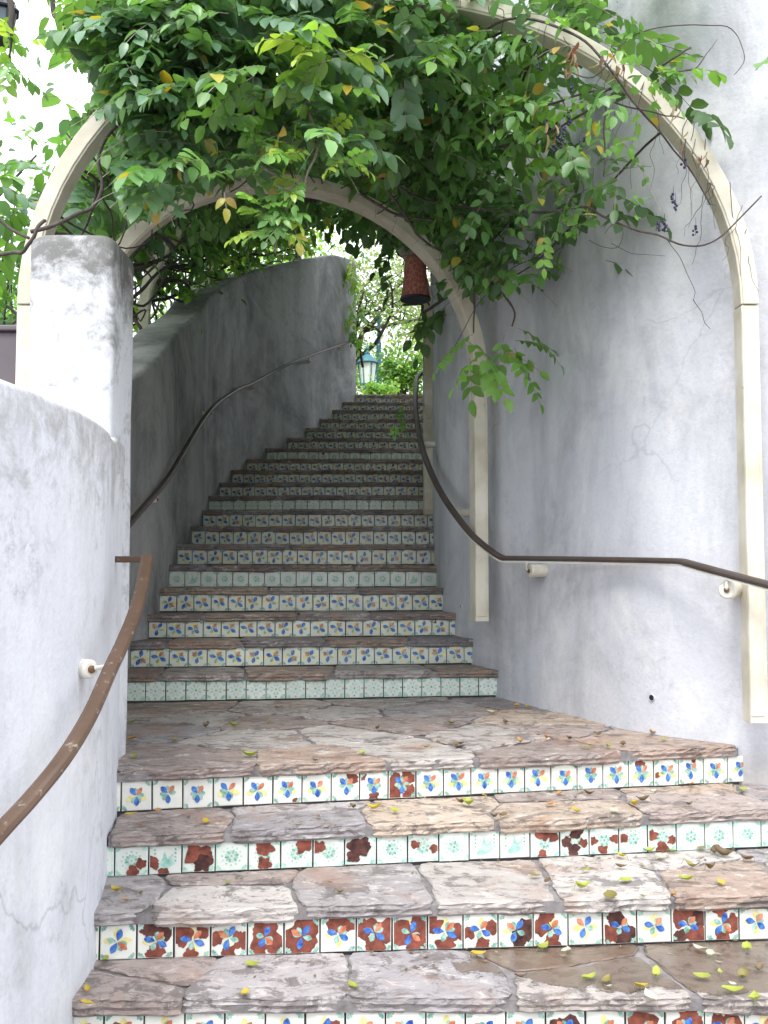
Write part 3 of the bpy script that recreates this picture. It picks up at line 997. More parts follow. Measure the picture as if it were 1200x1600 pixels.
def wall_at(x_over_y=None, y=None):
    """point on the right wall face and its outward normal (towards the stairs), by y or by view ray"""
    best = None
    for i in range(len(rwc) - 1):
        a, b = rwc[i], rwc[i + 1]
        for t in (0, .25, .5, .75):
            p = (a[0] + (b[0] - a[0]) * t, a[1] + (b[1] - a[1]) * t)
            e = abs(p[1] - y) if y is not None else abs(p[0] / p[1] - x_over_y)
            if p[1] > 8.5 and y is None: continue
            if best is None or e < best[0]:
                tx, ty = b[0] - a[0], b[1] - a[1]; l = math.hypot(tx, ty)
                best = (e, Vector((p[0], p[1], 0)), Vector((ty / l, -tx / l, 0)))
    return best[1], best[2]

# low curved wall in the left foreground
fw = [(-0.99, 3.62), (-0.955, 3.50), (-0.905, 3.2), (-0.858, 2.95), (-0.838, 2.7), (-0.845, 2.45), (-0.885, 2.1), (-0.97, 1.7), (-1.15, 1.3)]
fwc = [(p[0], p[1]) for p in catmull(fw, 6)]
def fw_flare(z, P):
    return 0.012 * max(0.0, min(1.0, (0.42 - z) / 0.42)) ** 2
fz = [EYE + 0.46 if p[1] > 3.3 else EYE + 0.44 for p in fwc]
front_wall = loft_wall('garden_wall', fwc, fz, 0.32, M['wall_front'], side=-1, flare=fw_flare, round_r=0.02, nz=26, steps=0.05)
tag(front_wall, 'low white stucco wall curving in the left foreground beside the lowest steps', 'wall')

# pillar at the end of the low wall
def build_pillar():
    mb = MB()
    x0, x1, y0, y1 = -1.312, -1.0, 3.485, 3.80
    zt = EYE + 1.245
    r = 0.035
    nz = 26
    rings = []
    def ring(z, ins):
        pts = corners(ins)
        pts0 = corners(0.0)
        out = []
        # subdivide straight runs so the plaster can wander
        for i in range(len(pts)):
            p, q = pts[i], pts[(i + 1) % len(pts)]
            k = 5 if math.dist(pts0[i], pts0[(i + 1) % len(pts0)]) > 0.05 else 1
            for j in range(k): out.append((p[0] + (q[0] - p[0]) * j / k, p[1] + (q[1] - p[1]) * j / k, z))
        return out
    def corners(ins):
        pts = []
        for (cx, cy, a0) in ((x1, y0, -90), (x1, y1, 0), (x0, y1, 90), (x0, y0, 180)):
            sx = -1 if cx == x1 else 1; sy = -1 if cy == y1 else 1
            ccx, ccy = cx + sx * (r + ins), cy + sy * (r + ins)
            for q in range(0, 91, 15):
                th = R(a0 + q)
                pts.append((ccx + r * math.cos(th), ccy + r * math.sin(th)))
        return pts
    zs = [(-0.05 + (zt - 0.04 + 0.05) * j / nz, 0) for j in range(nz + 1)] + [(zt - 0.018, 0.006), (zt - 0.004, 0.022), (zt, 0.05)]
    vs = []
    for z, ins in zs: 
        for p in ring(z, ins):
            w = 0.006 * noise.noise(Vector((p[0] * 4, p[1] * 4, p[2] * 3))) + 0.002 * noise.noise(Vector((p[0] * 14, p[1] * 14, p[2] * 14)))
            dx, dy = p[0] - (x0 + x1) / 2, p[1] - (y0 + y1) / 2
            lean = 0.012 * (p[2] / zt)
            vs.append((p[0] + (dx * w / 0.15), p[1] + dy * w / 0.15, p[2] + (0.006 * noise.noise(Vector((p[0] * 5, p[1] * 5, 3))) if z > zt - .03 else 0)))
    n = len(ring(0, 0)); k = len(zs)
    fs = [(i * n + j, i * n + (j + 1) % n, (i + 1) * n + (j + 1) % n, (i + 1) * n + j) for i in range(k - 1) for j in range(n)]
    vs.append(((x0 + x1) / 2, (y0 + y1) / 2, zt + 0.008))
    fs += [((k - 1) * n + j, (k - 1) * n + (j + 1) % n, len(vs) - 1) for j in range(n)]
    mb.add(vs, fs)
    return mb.build('pillar', M['pillar'], None, smooth=True)
pillar = tag(build_pillar(), 'square white stucco pillar with black mould stains round its top and edges', 'pillar')

# purple-grey board behind the pillar, at the left edge of the photo
pn = thing('utility_cabinet', (-1.66, 4.15, 0), 'plain purple grey cabinet at the left edge behind the pillar', 'cabinet')
mb = MB(); mb.box((-1.66, 4.15, 1.15), (0.62, 0.30, 2.30)); mb.build('body', M['panel'], pn, bevel=0.012)
mb = MB(); mb.box((-1.66, 4.15, 2.312), (0.66, 0.34, 0.024)); mb.build('lid', M['panel'], pn, bevel=0.006)

# drain holes in the right wall
def drain(px, py, rad, label):
    u = (px - 600) / F_PX
    p, n = wall_at(x_over_y=u / (CT - (800 - py) / F_PX * ST))
    v = (800 - py) / F_PX
    z = p.y * (ST + v * CT) / (CT - v * ST) + EYE
    t = thing('drain_hole', (p.x, p.y, z), label, 'drain')
    base = Vector((p.x, p.y, z)) + n * 0.002
    mb = MB(); mb.lathe(base, [(rad * 1.15, -.02), (rad * 1.2, 0.001), (rad * 1.05, .004), (rad, .002), (rad * .9, -.03)], 14, 0, n)
    mb.build('rim', M['wall_right'], t, smooth=True)
    mb = MB(); mb.lathe(base, [(rad * 1.0, .0005), (rad * .98, .003)], 14, 0, n)
    mb.build('opening', M['hole'], t)  # flat black disc painted as the shade inside the hole
drain(1018, 1090, 0.0125, 'small dark drain hole low in the right wall above the landing')
drain(720, 947, 0.008, 'tiny dark hole in the right wall beside the third step of the upper flight')

# ------------------------------------------------------------------ pergola arches
def arch_points(Lp, Rp, zl0, zr0, spring, apex, n=40, power=2.0):
    """left foot up, over, and down to the right foot; Lp, Rp plan points"""
    L, Rr = Vector((Lp[0], Lp[1], 0)), Vector((Rp[0], Rp[1], 0))
    c = (L + Rr) / 2; a = (Rr - L).length / 2; ax = (Rr - L).normalized()
    bow = []
    for i in range(n + 1):
        th = math.pi - math.pi * i / n
        bow.append(c + ax * (a * math.cos(th)) + Vector((0, 0, spring + (apex - spring) * math.sin(th))))
    return L, Rr, ax, bow

def make_arch(Lp, Rp, zl0, zr0, spring, apex, label, w=0.092, dpt=0.085, seam=True):
    t = thing('pergola_arch', (Lp[0], Lp[1], zl0), label, 'arch', 'cream pergola arches over the stairs')
    L, Rr, ax, bow = arch_points(Lp, Rp, zl0, zr0, spring, apex)
    nrm = ax.cross(Vector((0, 0, 1))).normalized()          # towards the viewer
    if nrm.y > 0: nrm = -nrm
    h1, h2 = w / 2, dpt / 2
    sec = [(-h1, -h2), (h1, -h2), (h1, h2), (-h1, h2)]
    c = (L + Rr) / 2
    frames = []
    for i, p in enumerate(bow):
        a = bow[max(i - 1, 0)]; b = bow[min(i + 1, len(bow) - 1)]
        tg = (b - a).normalized()
        if i == 0 or i == len(bow) - 1: tg = Vector((0, 0, 1 if i == 0 else -1))
        rad = nrm.cross(tg).normalized()
        frames.append((rad, nrm))
    mb = MB(); mb.sweep(bow, frames, sec)
    # a cover strip on the face, as on the bent plates of the real arch
    sec2 = [(-h1 * .78, h2 - .002), (h1 * .98, h2 - .002), (h1 * .98, h2 + .006), (-h1 * .78, h2 + .006)]
    mb.sweep(bow, frames, sec2)
    mb.build('bow', M['cream'], t, bevel=0.004)
    for foot, z0 in ((L, zl0), (Rr, zr0)):
        mb = MB()
        sgn = 1 if foot is L else -1
        mb.box(foot + Vector((0, 0, (z0 + spring - 0.004) / 2)), (w, dpt, spring - 0.004 - z0), 0, 0, None, (ax, -nrm, Vector((0, 0, 1))))
        mb.box(foot + Vector((0, 0, (z0 + spring - 0.004) / 2)) + nrm * (h2 + .002) - ax * sgn * (-.006), (w * .80, 0.008, spring - 0.06 - z0), 0, 0, None, (ax, -nrm, Vector((0, 0, 1))))
        mb.build('post', M['cream'], t, bevel=0.004)
    return t, bow

def zpx(py, z):
    v = (800 - py) / F_PX
    return z * (ST + v * CT) + EYE

ARCH = []
def xyz(px, py, z):
    p = PX(px, py, z); return (p.x, p.y)
a1L, a1R = (-1.42, 3.79), (1.45, 3.79)
ARCH.append(make_arch(a1L, a1R, 0.25, zpx(1126, 3.78), EYE + 1.05, EYE + 2.32, 'nearest and widest cream pergola arch, its right foot on the lavender wall', w=0.070)[1])
a2L, a2R = xyz(128, 560, 4.95), xyz(748, 800, 5.43)
ARCH.append(make_arch(a2L, a2R, 0.4, zpx(970, 5.43), EYE + 1.10, EYE + 2.11, 'second cream pergola arch, its right post above the lowest steps of the upper flight', w=0.078, dpt=0.10)[1])
a3L, a3R = (-1.86, 7.35), xyz(670, 640, 7.62)
ARCH.append(make_arch(a3L, a3R, 1.0, zpx(805, 7.62), EYE + 2.0, EYE + 2.98, 'third cream pergola arch, its right post beside the handrail bend', w=0.085)[1])
a4L, a4R = (-1.70, 9.15), (0.62, 9.35)
ARCH.append(make_arch(a4L, a4R, 1.5, 2.2, EYE + 2.75, EYE + 3.7, 'fourth cream pergola arch, leafy, its left post behind the middle of the grey wall', w=0.085)[1])
a5L, a5R = (-0.98, 10.75), (1.25, 11.0)
ARCH.append(make_arch(a5L, a5R, 2.0, 2.9, EYE + 3.55, EYE + 4.5, 'farthest cream pergola arch, its left post behind the top end of the grey wall', w=0.085)[1])

# ------------------------------------------------------------------ handrails
RAIL_SEC = [(-.021, -.010), (-.012, -.014), (.012, -.014), (.021, -.010), (.023, 0.0), (.019, .010), (.010, .0145), (-.010, .0145), (-.019, .010), (-.023, 0.0)]
def rail_mesh(pts, sec, scale=1.0, off=0.0):
    P = [Vector(p) for p in resample(pts, 0.03)]
    fr = []
    for i in range(len(P)):
        t = (P[min(i + 1, len(P) - 1)] - P[max(i - 1, 0)]).normalized()
        s = t.cross(Vector((0, 0, 1))).normalized()
        u = s.cross(t).normalized()
        fr.append((s, u))
    mb = MB()
    mb.sweep([p + f[1] * off for p, f in zip(P, fr)], fr, [(a * scale, b * scale) for a, b in sec])
    return mb, P, fr

def standoff(parent, wall_pt, n, rail_pt, length, rad, hook=True):
    """white cylinder fixed to the wall, with a bent metal hook up to the rail"""
    wall_pt = Vector(wall_pt); n = Vector(n)
    mb = MB()
    mb.lathe(wall_pt - n * 0.03, [(rad, 0), (rad, 0.03 + length - 0.006), (rad - 0.006, 0.03 + length)], 22, 0, n)
    o = mb.build('bracket', M['white_paint'], parent, smooth=False, bevel=0.002)
    end = wall_pt + n * length
    mb = MB(); mb.lathe(end, [(0.011, -.002), (0.011, .006), (.006, .008)], 10, 0, n)
    mb.build('bolt', M['screw'], o)
    if hook:
        a = end + n * 0.004
        up = Vector((rail_pt[0], rail_pt[1], rail_pt[2] - 0.012))
        b = Vector((up.x, up.y, a.z + 0.012))
        pts = [end - n * .01, a.lerp(b, .6), b, b.lerp(up, .5), up]
        mb = MB(); mb.tube([tuple(p) for p in catmull(pts, 4)], 0.0065, 8)
        mb.build('hook', M['white_paint'], o, smooth=True)
    return o

# right rail: level along the landing, then up with the flight
RR = [PX(1290, 945, 3.44), PX(1200, 913, 3.58), PX(1120, 892, 3.78), PX(1066, 877, 3.95), PX(1010, 875.5, 4.15), PX(900, 873.5, 4.55), PX(786, 872, 4.98)]
up = [(775, 866, 5.02), (740, 838, 5.20), (712, 804, 5.45), (690, 771, 5.78), (672, 734, 6.18), (660, 700, 6.60), (652, 662, 7.05), (649, 630, 7.5), (650, 606, 7.95), (653, 588, 8.4), (672, 575, 8.75), (700, 560, 9.1)]
right_rail = thing('handrail', RR[3], 'dark brown handrail on white brackets along the lavender wall, bending up with the stairs', 'handrail')
RRpts = [tuple(p) for p in RR] + [tuple(p) for p in catmull([PX(*u) for u in up], 5)]
mb, P_, fr_ = rail_mesh(RRpts, RAIL_SEC, 0.88)
mb.build('rail', M['rail_dark'], right_rail, smooth=False)
mb, _, _ = rail_mesh(RRpts, [(-.012, -.004), (.012, -.004), (.012, .003), (-.012, .003)], 1.0, -0.018)
mb.build('under_strip', M['white_paint'], right_rail)
def bracket_on_right(rp, drop=0.055, length=None, rad=0.034):
    rp = Vector(rp)
    best = None
    for i in range(len(rwc) - 1):
        for t in (0, .2, .4, .6, .8):
            q = Vector((rwc[i][0] + (rwc[i + 1][0] - rwc[i][0]) * t, rwc[i][1] + (rwc[i + 1][1] - rwc[i][1]) * t, 0))
            dd = (Vector((rp.x, rp.y, 0)) - q).length
            if best is None or dd < best[0]:
                tx, ty = rwc[i + 1][0] - rwc[i][0], rwc[i + 1][1] - rwc[i][1]; l = math.hypot(tx, ty)
                best = (dd, q, Vector((ty / l, -tx / l, 0)))
    dd, q, n = best
    standoff(right_rail, (q.x, q.y, rp.z - drop), n, rp, max(0.05, dd - 0.012), rad)
bracket_on_right(PX(1135, 897, 3.74), 0.062, rad=0.036)
bracket_on_right(PX(822, 873, 4.93), 0.062, rad=0.033)
bracket_on_right(PX(705, 793, 5.70), 0.03, rad=0.024)
bracket_on_right(PX(657, 688, 6.75), 0.03, rad=0.024)

# upper left rail on the grey wall
LR = [(150, 880, 4.55), (197, 824, 4.95), (222, 795, 5.35), (246, 768, 5.85), (268, 738, 6.3), (290, 701, 6.80), (312, 664, 7.35), (332, 637, 7.85), (350, 622, 8.3), (372, 608, 8.8), (396, 598, 9.25), (425, 582, 9.7), (460, 565, 10.1), (500, 550, 10.75), (535, 538, 11.45), (549, 534, 11.8)]
left_rail = thing('handrail', PX(*LR[5]), 'thin dark handrail climbing along the tall grey wall on the left', 'handrail')
LRp = [tuple(p) for p in catmull([PX(*q) for q in LR], 5)]
end_p = Vector(LRp[-1])
LRp = LRp + [tuple(end_p + Vector((0.10, 0.06, -0.05))), tuple(end_p + Vector((0.14, 0.09, -0.30)))]
mb, P_, fr_ = rail_mesh(LRp, RAIL_SEC, 0.85)
mb.build('rail', M['rail_dark'], left_rail)
def bracket_on_left(rp, rad=0.02):
    rp = Vector(rp)
    best = None
    for i in range(len(lw_path) - 1):
        q = Vector((lw_path[i][0], lw_path[i][1], 0)); dd = (Vector((rp.x, rp.y, 0)) - q).length
        if best is None or dd < best[0]:
            tx, ty = lw_path[i + 1][0] - lw_path[i][0], lw_path[i + 1][1] - lw_path[i][1]; l = math.hypot(tx, ty)
            best = (dd, q, Vector((ty / l, -tx / l, 0)))
    dd, q, n = best
    standoff(left_rail, (q.x, q.y, rp.z - 0.05), n, rp, max(0.04, dd - 0.01), rad)
for q in ((246, 768, 5.85), (332, 637, 7.85), (396, 598, 9.25), (482, 557, 10.45), (537, 537, 11.5)): bracket_on_left(PX(*q))

# foreground rail on the low white wall
FR = [(-120, 1420, 1.75), (-60, 1365, 1.88), (0, 1299, 2.03), (50, 1245, 2.15), (100, 1183, 2.28), (140, 1117, 2.45), (170, 1050, 2.62), (192, 1003, 2.76), (210, 958, 2.91), (222, 915, 3.08), (229, 872, 3.27)]
front_rail = thing('handrail', PX(*FR[4]), 'worn brown handrail curving up the low white wall in the left foreground', 'handrail')
FRp = [tuple(p) for p in catmull([PX(*q) for q in FR], 5)]
mb, P_, fr_ = rail_mesh(FRp, RAIL_SEC, 0.92)
mb.build('rail', M['rail'], front_rail)
e = Vector(FRp[-1])
mb = MB(); mb.box(e + Vector((-0.085, 0.03, -0.004)), (0.19, 0.03, 0.022), R(-12)); mb.build('return_end', M['rail'], front_rail, bevel=0.004)
rp = PX(178, 1034, 2.66)
standoff(front_rail, (-0.845, rp.y + .02, rp.z - 0.02), (0.8, -0.6, 0), rp, 0.045, 0.027)
rp2 = PX(-70, 1370, 1.86)
standoff(front_rail, (-0.97, rp2.y, rp2.z - 0.035), (1, 0, 0), rp2, 0.085, 0.030)

# ------------------------------------------------------------------ ground
mb = MB()
mb.add([(-150, -60, -0.004), (150, -60, -0.004), (150, 250, -0.004), (-150, 250, -0.004)], [(0, 1, 2, 3)])
tag(mb.build('ground', M['paving']), kind='structure')
mb = MB()                                              # soil bank behind the left walls, rising with the stairs
outer = []
for p in lw_path[::4]: outer.append((p[0] - 0.2, p[1], max(0.15, step_height(p[1]) + 0.25)))
vs, fs = [], []
for (x, y, z) in outer: vs += [(x, y, z), (x - 3, y, z + 0.2), (x - 30, y, z + 1.0)]
for i in range(len(outer) - 1):
    for j in range(2): fs.append((i * 3 + j, i * 3 + j + 1, (i + 1) * 3 + j + 1, (i + 1) * 3 + j))
mb.add(vs, fs)
tag(mb.build('hillside', M['soil'], None, smooth=True), kind='structure')
mb = MB()
y0 = RISERS[-1][1].y + 0.5
mb.box((0, y0 + 60, TOP_Z - 0.55), (120, 120, 1.0))
tag(mb.build('upper_path', M['paving']), kind='structure')

# ------------------------------------------------------------------ foliage
def leaflets_mesh(items, mat, name, parent, smooth=False):
    """items: arrays of origin, forward, side, normal, length, width, droop, colour -> one mesh of folded leaf blades"""
    O, Fw, S, Nm, Ln, Wd, Dr, Cc = [np.array(x, float) for x in zip(*items)]
    n = len(O)
    #        t     w    fold
    prof = [(0.0, 0.0, 0), (0.25, 0.0, 0), (0.52, 0.0, 0), (0.80, 0.0, 0), (1.0, 0.0, 0),
            (0.17, 0.74, 1), (0.46, 1.0, 1), (0.76, 0.66, 1), (0.17, -0.74, 1), (0.46, -1.0, 1), (0.76, -0.66, 1)]
    NV = len(prof)
    V = np.zeros((n, NV, 3))
    for k, (t, w, fo) in enumerate(prof):
        V[:, k] = O + Fw * (Ln * t)[:, None] + S * (Wd * 0.5 * w)[:, None] + Nm * (Wd * 0.15 * fo * abs(w) - Dr * Ln * t * t)[:, None]
    tri = [(0, 5, 1), (1, 5, 6), (1, 6, 2), (2, 6, 7), (2, 7, 3), (3, 7, 4), (0, 1, 8), (1, 9, 8), (1, 2, 9), (2, 10, 9), (2, 3, 10), (3, 4, 10)]
    idx = (np.arange(n)[:, None, None] * NV + np.array(tri)[None]).reshape(-1, 3)
    me = bpy.data.meshes.new(name)
    me.vertices.add(n * NV); me.vertices.foreach_set('co', V.reshape(-1))
    nf = len(idx)
    me.loops.add(nf * 3); me.loops.foreach_set('vertex_index', idx.reshape(-1).astype(np.int32))
    me.polygons.add(nf)
    me.polygons.foreach_set('loop_start', np.arange(0, nf * 3, 3, dtype=np.int32))
    me.polygons.foreach_set('loop_total', np.full(nf, 3, dtype=np.int32))
    me.update(calc_edges=True)
    at = me.color_attributes.new('tint', 'FLOAT_COLOR', 'POINT')
    cc = np.ones((n, NV, 4)); cc[:, :, :3] = Cc[:, None, :]
    at.data.foreach_set('color', cc.reshape(-1))
    me.polygons.foreach_set('use_smooth', np.ones(nf, dtype=bool))
    me.materials.append(mat)
    me.validate()
    o = bpy.data.objects.new(name, me)
    COL.objects.link(o)
    if parent is not None:
        o.parent = parent; o.matrix_parent_inverse = Matrix.Translation(-Vector(parent.location))
    return o

def norm(v):
    l = math.sqrt(v[0] ** 2 + v[1] ** 2 + v[2] ** 2) or 1
    return np.array([v[0] / l, v[1] / l, v[2] / l])

GREENS = {
    'olive':  [(0.25, 0.30, 0.12), (0.32, 0.36, 0.17), (0.20, 0.25, 0.10), (0.38, 0.40, 0.24)],
    'blue':   [(0.115, 0.235, 0.145), (0.14, 0.265, 0.165), (0.09, 0.195, 0.115), (0.17, 0.30, 0.19)],
    'mid':    [(0.106, 0.252, 0.073), (0.136, 0.295, 0.084), (0.088, 0.200, 0.062), (0.174, 0.348, 0.105)],
    'bright': [(0.171, 0.362, 0.070), (0.217, 0.435, 0.078), (0.139, 0.304, 0.070)],
    'lime':   [(0.310, 0.493, 0.078), (0.403, 0.551, 0.093), (0.248, 0.435, 0.078)],
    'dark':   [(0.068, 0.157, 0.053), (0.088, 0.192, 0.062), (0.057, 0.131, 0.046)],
}
def pick(g, pal, yellow=0.015):
    if g.random() < yellow: return g.choice([(0.55, 0.40, 0.04), (0.48, 0.42, 0.08), (0.38, 0.24, 0.05)])
    c = g.choice(GREENS[pal]); w = g.uniform(0.8, 1.2)
    return (c[0] * w, c[1] * w, c[2] * w)

def to_px(p):
    x, y, z = p[0], p[1], p[2] - EYE
    zc = y * CT + z * ST
    return 600 + F_PX * x / zc, 800 - F_PX * (z * CT - y * ST) / zc, zc

HANG = [(0, 60), (60, 60), (120, 140), (150, 175), (180, 215), (186, 340), (230, 350), (300, 335), (350, 315), (375, 270), (395, 255), (405, 385), (470, 392), (488, 300), (505, 262), (560, 275), (600, 320), (640, 372),
        (670, 400), (690, 470), (720, 492), (760, 470), (800, 455), (870, 462), (885, 400), (910, 345), (1000, 345), (1020, 280), (1080, 160), (1110, 140), (1300, 120)]
ARC2 = [(365, 291), (430, 286), (490, 292), (530, 300), (565, 316), (600, 342), (640, 378), (672, 412), (700, 452), (722, 500), (738, 545), (748, 600)]
ARC1 = [(700, 20), (790, 38), (850, 60), (905, 92), (960, 130), (1005, 172), (1050, 220), (1090, 268), (1130, 335), (1160, 410), (1168, 480)]
def near_curve(x, y, C):
    best = 1e9
    for (a, b), (c, d) in zip(C[:-1], C[1:]):
        t = max(0, min(1, ((x - a) * (c - a) + (y - b) * (d - b)) / ((c - a) ** 2 + (d - b) ** 2)))
        best = min(best, math.hypot(x - a - t * (c - a), y - b - t * (d - b)))
    return best
HX, HY = [q[0] for q in HANG], [q[1] for q in HANG]
GAPX, GAPY0, GAPY1 = [-200, 0, 40, 90, 120, 138, 150], [20, 60, 62, 66, 90, 120, 150], [330, 260, 225, 195, 185, 170, 150]
def sky_gap(g, x, y):
    return x < 150 and np.interp(x, GAPX, GAPY0) < y < np.interp(x, GAPX, GAPY1) and g.random() < 0.93
def front_shape(g, p):
    """how the front of the vine has been kept clear of the arches, the lamp and the walls"""
    x, y, z = to_px(p)
    if sky_gap(g, x, y): return False
    if y > np.interp(x, HX, HY): return False
    if near_curve(x, y, ARC2) < 24 and g.random() < (0.45 if x < 520 else 0.85 if x < 660 else 0.6): return False
    if x > 650 and near_curve(x, y, ARC1) < 26 and g.random() < 0.75: return False
    if 612 < x < 684 and 385 < y < 485: return False
    if x > 560 and g.random() < (0.34 if x > 740 else 0.15): return False
    return True
def roof_shape(g, p):
    x, y, z = to_px(p)
    if sky_gap(g, x, y): return False
    if near_curve(x, y, ARC2) < 22 and z < 5.6 and g.random() < (0.5 if x < 520 else 0.85): return False
    if 610 < x < 686 and 385 < y < 490: return False
    if x > 690 and y > 440: return False
    if 190 < x < 546 and y > np.interp(x, [190, 270, 350, 400, 530, 546], [540, 484, 444, 420, 392, 392]) and g.random() < 0.92: return False
    return True
SHAPE = [None]

def spray(items, rach, g, p, d, pal, L=0.22, leaf=0.062, pairs=4, yellow=0.015):
    """a pinnate compound leaf: drooping rachis with opposite leaflets and one at the tip"""
    p = np.array(p, float); d = norm(d)
    upv = np.array([0, 0, 1.0])
    if abs(d[2]) > 0.9: upv = norm((g.uniform(-1, 1), -1, 0.3))
    s = norm(np.cross(d, upv)); u = np.cross(s, d)
    roll = g.uniform(-0.7, 0.7)
    s, u = s * math.cos(roll) + u * math.sin(roll), u * math.cos(roll) - s * math.sin(roll)
    base = pick(g, pal, 0)
    droop = g.uniform(0.15, 0.5)
    pts = []
    K = pairs + 1
    for i in range(K + 1):
        t = i / K
        pts.append(p + d * (L * t) + np.array([0, 0, -droop * L * t * t]))
    if not SHAPE[0] or SHAPE[0](g, pts[len(pts) // 2]): rach.append([tuple(q) for q in pts])
    for i in range(1, K + 1):
        q = pts[i]
        tg = norm(pts[i] - pts[i - 1])
        sz = leaf * (0.72 + 0.4 * math.sin(math.pi * (i / (K + 0.6)))) * g.uniform(0.85, 1.15)
        for sd in ((-1, 1) if i < K else (0,)):
            f = norm(s * sd * 0.85 + tg * (0.55 if sd else 1.0) + u * g.uniform(-.25, .15) + np.array([0, 0, -0.22]))
            nn = norm(u + s * sd * g.uniform(-.3, .15) + np.array([g.uniform(-.25, .25), g.uniform(-.25, .25), 0.1]))
            nn = norm(nn - f * np.dot(nn, f))
            sv = np.cross(f, nn)
            w = g.uniform(0.88, 1.12)
            if SHAPE[0] and not SHAPE[0](g, q + f * sz * 0.6): continue
            items.append((q, f, sv, nn, sz * (1.15 if not sd else 1.0), sz * g.uniform(.54, .70), g.uniform(0.05, 0.35), tuple(min(1, x * w) for x in (base if g.random() > yellow else pick(g, pal, 1.0)))))

def rachis_mesh(rach, name, parent, mat, r=0.0016):
    mb = MB()
    for pts in rach: mb.tube(pts, [r, r] + [r * 0.7] * (len(pts) - 2), 3, cap=False)
    o = mb.build(name, mat, parent, fix=False)
    o['kind'] = 'stuff'
    return o

def clump(items, rach, g, px, py, z, rx, ry, rz, count, pal, leaf=0.070, L=0.23, out=0.5, down=0.25, yellow=0.015, pairs=(3, 5)):
    for _ in range(count):
        while True:
            a, b, c = g.uniform(-1, 1), g.uniform(-1, 1), g.uniform(-1, 1)
            if a * a + b * b + c * c <= 1: break
        p = PX(px + a * rx, py + b * ry, z + c * rz)
        th = g.uniform(0, 2 * math.pi)
        d = np.array([math.cos(th) + a * out, math.sin(th) * 0.8 - 0.45, g.uniform(-down * 2.2, 0.45) - b * out * 0.5])
        if g.random() < 0.15: continue
        pl = g.choice(pal) if isinstance(pal, (list, tuple)) else pal
        spray(items, rach, g, tuple(p), d, pl, L * g.uniform(.7, 1.25), leaf * g.uniform(.68, 1.25), g.randint(*pairs), yellow)

def wander(g, pts, amp, per=6):
    """a smooth curve that strays from its control points"""
    out = []
    mid = catmull(pts, 2)
    for i, q in enumerate(mid):
        k = 0.0 if i in (0, len(mid) - 1) else 2.0
        out.append((q[0] + g.uniform(-amp, amp) * k, q[1] + g.uniform(-amp, amp) * k, q[2] + g.uniform(-amp, amp) * k))
    return [tuple(q) for q in catmull(out, max(2, per // 2))]

# --- the big wistaria-like vine over the two nearest arches
g = random.Random(11)
vine = thing('climbing_vine', (-1.55, 3.9, 0.2), 'large leafy vine heaped over the nearest pergola arch and hanging in front of it', 'vine')
it, ra = [], []
SHAPE[0] = front_shape
for c in [
    (330, 45, 3.75, 170, 75, 0.45, 170, ['blue', 'blue', 'mid']),
    (210, 70, 3.7, 75, 70, 0.30, 60, ['blue', 'mid']),
    (190, 130, 3.65, 60, 40, 0.22, 34, ['blue', 'blue', 'mid']),
    (290, 140, 3.6, 90, 50, 0.25, 60, ['blue', 'blue', 'mid']),
    (440, 110, 3.65, 110, 70, 0.35, 90, ['bright', 'mid', 'blue', 'blue']),
    (500, 85, 3.35, 40, 25, 0.08, 9, ['lime']),
    (330, 195, 3.7, 110, 50, 0.3, 46, ['blue', 'mid']),
    (255, 272, 3.45, 55, 32, 0.12, 15, ['blue', 'mid']),
    (225, 330, 4.4, 50, 45, 0.2, 16, ['mid', 'dark']),
    (300, 290, 4.3, 70, 26, 0.2, 16, ['mid', 'blue']),
    (330, 245, 3.75, 110, 45, 0.3, 30, ['mid', 'dark']),
    (500, 205, 3.5, 50, 50, 0.2, 22, ['blue', 'mid']),
    (600, 60, 3.9, 120, 90, 0.5, 105, ['mid', 'blue', 'dark']),
    (700, 90, 4.1, 110, 90, 0.5, 70, ['mid', 'bright', 'dark']),
    (520, -40, 3.8, 330, 60, 0.5, 150, ['blue', 'mid']),
    (300, -70, 3.8, 200, 60, 0.5, 70, ['blue', 'mid']),
]:
    clump(it, ra, g, *c[:7], c[7])
foli = leaflets_mesh(it, M['leaf'], 'foliage', vine); foli['label'] = 'bluish green leaves massed over the near arch'
it2, ra2 = [], []
for c in [
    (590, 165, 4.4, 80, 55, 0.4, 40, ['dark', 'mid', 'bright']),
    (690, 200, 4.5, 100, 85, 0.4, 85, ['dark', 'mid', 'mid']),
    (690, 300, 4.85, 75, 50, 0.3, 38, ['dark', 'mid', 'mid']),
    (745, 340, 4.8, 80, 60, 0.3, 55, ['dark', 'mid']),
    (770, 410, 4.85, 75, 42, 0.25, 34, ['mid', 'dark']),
    (840, 425, 4.7, 30, 25, 0.12, 7, ['mid']),
    (715, 430, 4.9, 25, 35, 0.15, 7, ['mid', 'bright']),
    (560, 235, 4.7, 70, 28, 0.3, 16, ['dark', 'mid']),
    (800, 130, 4.3, 70, 55, 0.3, 26, ['mid', 'bright']),
    (800, 240, 4.4, 60, 50, 0.3, 22, ['mid', 'dark']),
]:
    clump(it2, ra2, g, *c[:7], c[7], down=0.35)
foli = leaflets_mesh(it2, M['leaf'], 'foliage', vine); foli['label'] = 'darker leaves hanging between the first two arches'
SHAPE[0] = None
it3, ra3 = [], []
clump(it3, ra3, g, 742, 545, 4.75, 28, 26, 0.10, 8, ['bright'], down=0.55, leaf=0.066)
clump(it3, ra3, g, 795, 525, 4.75, 25, 26, 0.10, 6, ['bright'], down=0.5, leaf=0.060)
foli = leaflets_mesh(it3, M['leaf'], 'foliage', vine); foli['label'] = 'fresh green spray hanging low in front of the second arch post'
it4, ra4 = [], []
